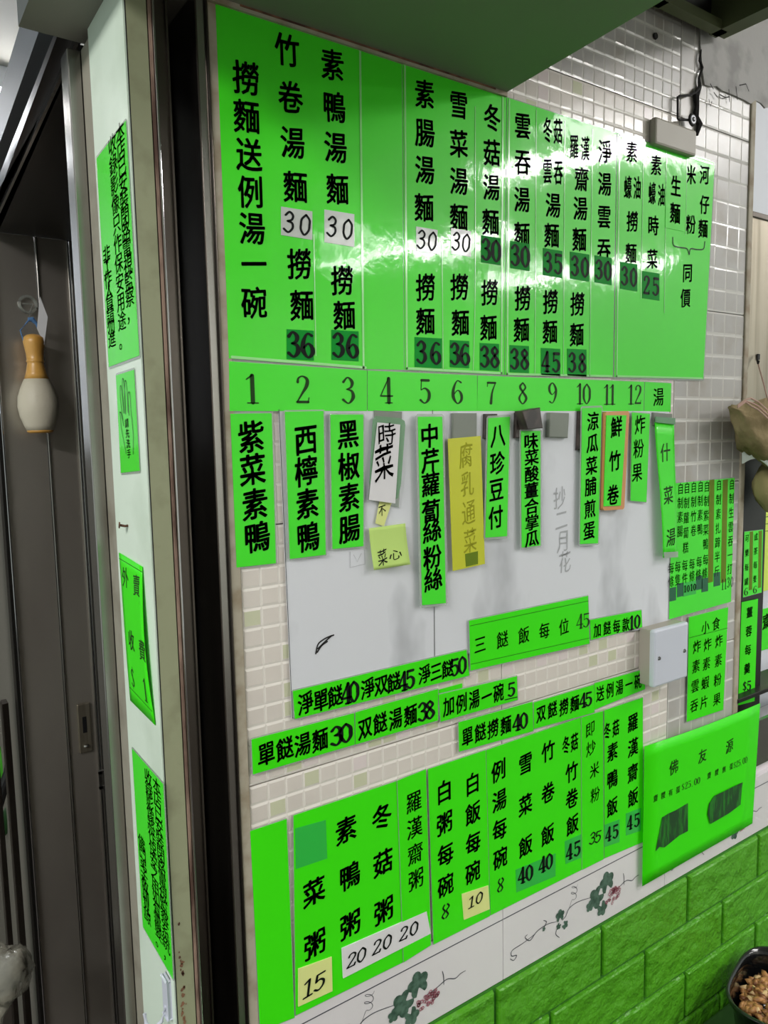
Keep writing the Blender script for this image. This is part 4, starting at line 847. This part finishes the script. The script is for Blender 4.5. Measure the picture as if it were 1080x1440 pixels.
xs = P3(57, 470, YD).x; xe = P3(100, 470, YD).x
MB().box((xs, YD-.004, .05), (xs+.004, YD+.03, 1.9355), 0, .001).build('bead', 'steel', door)
MB().box((xs+.004, YD+.001, .05), (xe, YD+.03, 1.9355)).build('door_stile', 'steel_door', door)
MB().box((xe, YD-.006, .05), (xe+.004, YD+.03, 1.9355), 0, .001).box((xe+.006, YD-.003, .05), (xe+.012, YD+.03, 1.9355), 0, .001).build('door_edge', 'steel', door)
c = P3(119, 1022, YD-.004)
lkp = MB().box((c.x-.013, YD-.006, c.z-.055), (c.x+.013, YD-.001, c.z+.050), 0, .002).build('lock_plate', 'steel_warm', door)
MB().box((c.x-.004, YD-.0066, c.z-.012), (c.x+.004, YD-.006, c.z+.022)).build('keyhole', 'black', lkp)
MB().lathe([(.0001, 0), (.006, 0), (.005, .003), (.0001, .004)], (c.x, YD-.008, c.z-.04), 12).build('screw', 'steel', lkp)
struct('trim_21', MB().box((xe+.013, YD-.02, 0), (xe+.30, YD, 1.93)), 'black')  # black panel paints the darkness of the interior past the door edge
# strike bracket on the far jamb
c = P3(151, 1095, .30)
sb = tag(empty('latch_bracket', c), 'small steel latch bracket in the dark gap beside the chrome jamb', 'bracket')
m_ = MB()
for a_, b_ in (((-.010, 0, -.011), (-.006, .003, .011)), ((-.010, 0, .008), (.012, .003, .012)), ((-.010, 0, -.012), (.012, .003, -.008))): m_.box(tuple(c+Vector(a_)), tuple(c+Vector(b_)))
m_.build('bracket', 'steel', sb)
# passage walls; black colour carries the darkness between jamb and door
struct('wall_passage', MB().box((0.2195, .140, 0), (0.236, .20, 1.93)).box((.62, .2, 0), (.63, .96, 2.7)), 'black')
# edge post at the far left of the door and things behind it
struct('trim_22', MB().box((x0-.010, YD-.01, 0.0), (x0-.003, YD+.02, 1.60), 0, .001).box((x0-.0035, YD-.012, 0.0), (x0, YD+.02, 1.9), 1, .001), ['steel_charcoal', 'chrome'])
struct('trim_23', MB().box((x0-.052, YD+.05, 0.0), (x0-.042, YD+.08, 1.45), 0, .001).box((x0-.030, YD+.05, 0.0), (x0-.018, YD+.08, 1.02), 0, .001), 'steel_dark')
struct('wall_store', MB().box((-.6, 1.75, 0.0), (x0+.02, 1.80, 1.52)).box((x0-.0, 1.0, 0), (x0+.006, 1.75, 1.93)), 'store_grey')
veg = tag(empty('vegetable_bundle', P3(15, 950, 1.35)), 'bundle of green leafy vegetables seen past the left edge of the steel door', 'vegetables')
for k, (x, y) in enumerate(((4, 780), (10, 830), (18, 870), (6, 900), (24, 960), (30, 1020), (12, 990), (4, 1080), (22, 1100), (8, 1150), (16, 730))):
    p = P3(x, y, 1.34+.01*(k % 3)); L = .06+.02*(k % 3); tt = R.uniform(-.5, .5); mb = MB(); vs = []
    for i in range(7):
        v = i/6; w_ = .018*math.sin(math.pi*min(v+.08, 1))+.002
        for sgn in (-1, 0, 1): vs.append(p+Vector((sgn*w_+math.sin(tt)*(v-.5)*L, -.012*math.sin(v*3)-(.004 if sgn == 0 else 0), (v-.5)*L*1.5)))
    fs = [(3*i+j, 3*i+j+1, 3*i+j+4, 3*i+j+3) for i in range(6) for j in (0, 1)]
    mb.add(vs, fs); mb.build('leaf', 'leaf_green' if k % 3 else 'leaf_dark', veg, True)
hn = P3(14, 1085, 1.25)
ld = tag(empty('ladle', hn), 'dark ladle handle hanging past the left edge of the steel door', 'utensil')
MB().tube([hn+Vector((0, 0, .02)), hn, hn+Vector((-.015, 0, -.03)), hn+Vector((-.03, 0, -.08))], [.010, .014, .012, .010], 12).build('handle', 'black', ld)
pb_ = tag(empty('plastic_bag', P3(10, 1380, .70)), 'clear plastic bag of pale goods at the bottom left corner', 'bag')
mb = MB(); lump(mb, P3(4, 1368, .72), .050, .050, .045, 9.3, .25, .3, 28, 18, 0, .02); mb.build('film', 'bag_clear', pb_, True)
mb = MB(); lump(mb, P3(0, 1372, .73), .036, .036, .032, 2.2, .2, .3); mb.build('contents', 'cloth_white', pb_, True)
tw = MB(); tw.tube([P3(6, 1400, .72), P3(-2, 1430, .72), P3(-12, 1470, .72)], [.02, .008, .014], 10); tw.build('twisted_neck', 'bag_clear', pb_, True)
# door keyring pin
YP = YD-.045
base = P3(57, 609, YP); topp = P3(47, 470, YP); Hh = (topp-base).length
pin = tag(empty('bowling_pin', base), 'wooden bowling pin wrapped in cream tape hanging from a hook on the steel door', 'ornament')
k_ = Hh/1.0
prof_w = [(.0001, 0), (.115, .0), (.125, .02)]
def pinmesh(name, prof, m, par):
    mb = MB(); mb.lathe([(r*k_, z*k_) for r, z in prof], (0, 0, 0), 28); ax = (topp-base).normalized(); q_ = Vector((0, 0, 1)).rotation_difference(ax)
    mb.v = [base+q_ @ v for v in mb.v]; return mb.build(name, m, par, True)
pinmesh('pin_base', [(.0001, 0), (.100, 0), (.125, .012), (.128, .03)], 'pin_wood', pin)
pinmesh('tape_wrap', [(.128, .028), (.150, .08), (.182, .17), (.198, .27), (.190, .37), (.160, .46), (.122, .545), (.118, .55)], 'pin_white', pin)
pinmesh('pin_neck', [(.120, .545), (.098, .61), (.080, .70), (.078, .715), (.086, .722), (.086, .732), (.080, .74), (.084, .80), (.097, .875), (.104, .92), (.098, .965), (.070, .99), (.03, 1.0), (.0001, 1.0)], 'pin_wood', pin)
lo = MB(); h0 = P3(42, 448, YP-.002)
lo.tube([topp+Vector((-.018, 0, -.012)), topp+Vector((-.022, 0, .006)), h0+Vector((-.006, 0, -.008)), h0, h0+Vector((.010, 0, -.010)), topp+Vector((.012, 0, .0)), topp+Vector((.010, 0, -.010))], .0014, 8)
lo.build('hanging_loop', 'blue_cord', pin); MB().tube([h0+Vector((-.003, 0, -.002)), h0+Vector((.004, 0, -.001)), h0+Vector((.014, 0, -.012))], [.004, .005, .002], 8).build('knot', 'blue_cord', pin)
sh_ = tag(empty('suction_hook', P3(39, 430, YD)), 'clear round suction hook on the steel door', 'hook')
c = P3(39, 428, YD-.006); n = 24; mb = MB()
mb.tube([c+Vector((.015*math.cos(6.283*k/24), 0, .015*math.sin(6.283*k/24))) for k in range(25)], .0028, 8); mb.build('suction_cup', 'clear', sh_)
MB().tube([c+Vector((-.010, -.004, 0)), c+Vector((.008, -.004, 0)), c+Vector((.002, -.006, -.014)), h0], .0016, 8).build('hook_arm', 'clear', sh_)
tg = px_poly(Plane('Y', YP-.01), [(56, 417), (67, 446), (62, 485), (52, 462)])
tagp = MB().prism(Plane('Y', YP-.01), tg, 0, .0012).build('paper_tag', 'paper_white'); tag(tagp, 'blank white paper tag hanging beside the wooden pin', 'tag')

# ---- counter and food containers at the lower right ---------------------------------------------
ct = tag(empty('counter', (1.0, -.15, .60)), 'dark reflective serving counter against the green foam bricks', 'counter')
MB().box((XW0+.05, -.46, .565), (2.0, -.0075, .600), 0, .004).build('counter_top', 'counter_top', ct)
MB().box((XW0+.10, -.44, 0.0), (1.95, -.02, .565)).build('cabinet', 'steel_dark', ct)
def hitz(px, py, z): r = ray(px, py); t = (z-EYE.z)/r.z; return Vector((r.x*t, EYE.y+r.y*t, z))
print('counter corner', hitz(1010, 1395, .6), hitz(1025, 1390, .68), hitz(1050, 1350, .68))
def container(label, c, rx, ry, h_, fill, rot_=0.0):
    root = tag(empty('food_container', c), label, 'container', 'black plastic food containers on the counter')
    def ringp(k, z, n=40, e=3.2):
        out = []
        for i in range(n):
            t = 6.283185*i/n; ct_, s_ = math.cos(t), math.sin(t); x = rx*k*math.copysign(abs(ct_)**(2/e), ct_); y = ry*k*math.copysign(abs(s_)**(2/e), s_)
            out.append(c+Vector((x*math.cos(rot_)-y*math.sin(rot_), x*math.sin(rot_)+y*math.cos(rot_), z)))
        return out
    prof = [(.74, 0), (.80, .004), (.90, h_*.8), (.93, h_-.006), (1.0, h_-.006), (1.015, h_-.002), (1.0, h_), (.965, h_), (.93, h_-.004), (.90, h_-.012), (.86, h_*.5), (.72, .006)]
    n = 40; mb = MB(); mb.v = [p for k, z in prof for p in ringp(k, z)]
    mb.f = [(j*n+i, j*n+(i+1) % n, (j+1)*n+(i+1) % n, (j+1)*n+i) for j in range(len(prof)-1) for i in range(n)]+[tuple(range(n))[::-1], tuple((len(prof)-1)*n+i for i in range(n))]; mb.m = [0]*len(mb.f)
    mb.build('tray', 'black_plastic', root, True)
    if fill:
        fb = MB(); rr = random.Random(5)
        for i in range(420):
            a, q_ = rr.uniform(0, 6.283), rr.random()**.5; x, y = rx*.82*q_*math.cos(a), ry*.82*q_*math.sin(a)
            s_ = rr.uniform(.0035, .0085); z = h_*.62+.016*(1-q_*q_)+rr.uniform(-.004, .004)
            bm = bmesh.new(); bmesh.ops.create_icosphere(bm, subdivisions=1, radius=s_)
            for v in bm.verts: v.co *= rr.uniform(.65, 1.25)
            mt = Matrix.Rotation(rr.uniform(0, 6), 3, 'Z') @ Matrix.Diagonal((1.3, .8, .7)); bm.verts.ensure_lookup_table()
            cc = c+Vector((x*math.cos(rot_)-y*math.sin(rot_), x*math.sin(rot_)+y*math.cos(rot_), z))
            fb.add([cc+mt @ v.co for v in bm.verts], [tuple(v.index for v in f.verts) for f in bm.faces], 1 if rr.random() < .22 else 0); bm.free()
        fo = fb.build('minced_food', ['food', 'food_pale'], None, True); tag(fo, 'brown minced filling heaped in the black container', 'food', kind='stuff')
    return root
container('black container full of brown minced filling at the lower right corner', Vector((1.108, -.102, .601)), .095, .075, .085, True, .25)
container('black container whose rim just shows at the bottom edge', Vector((.90, -.135, .601)), .085, .062, .055, False, .1)
flush_text()
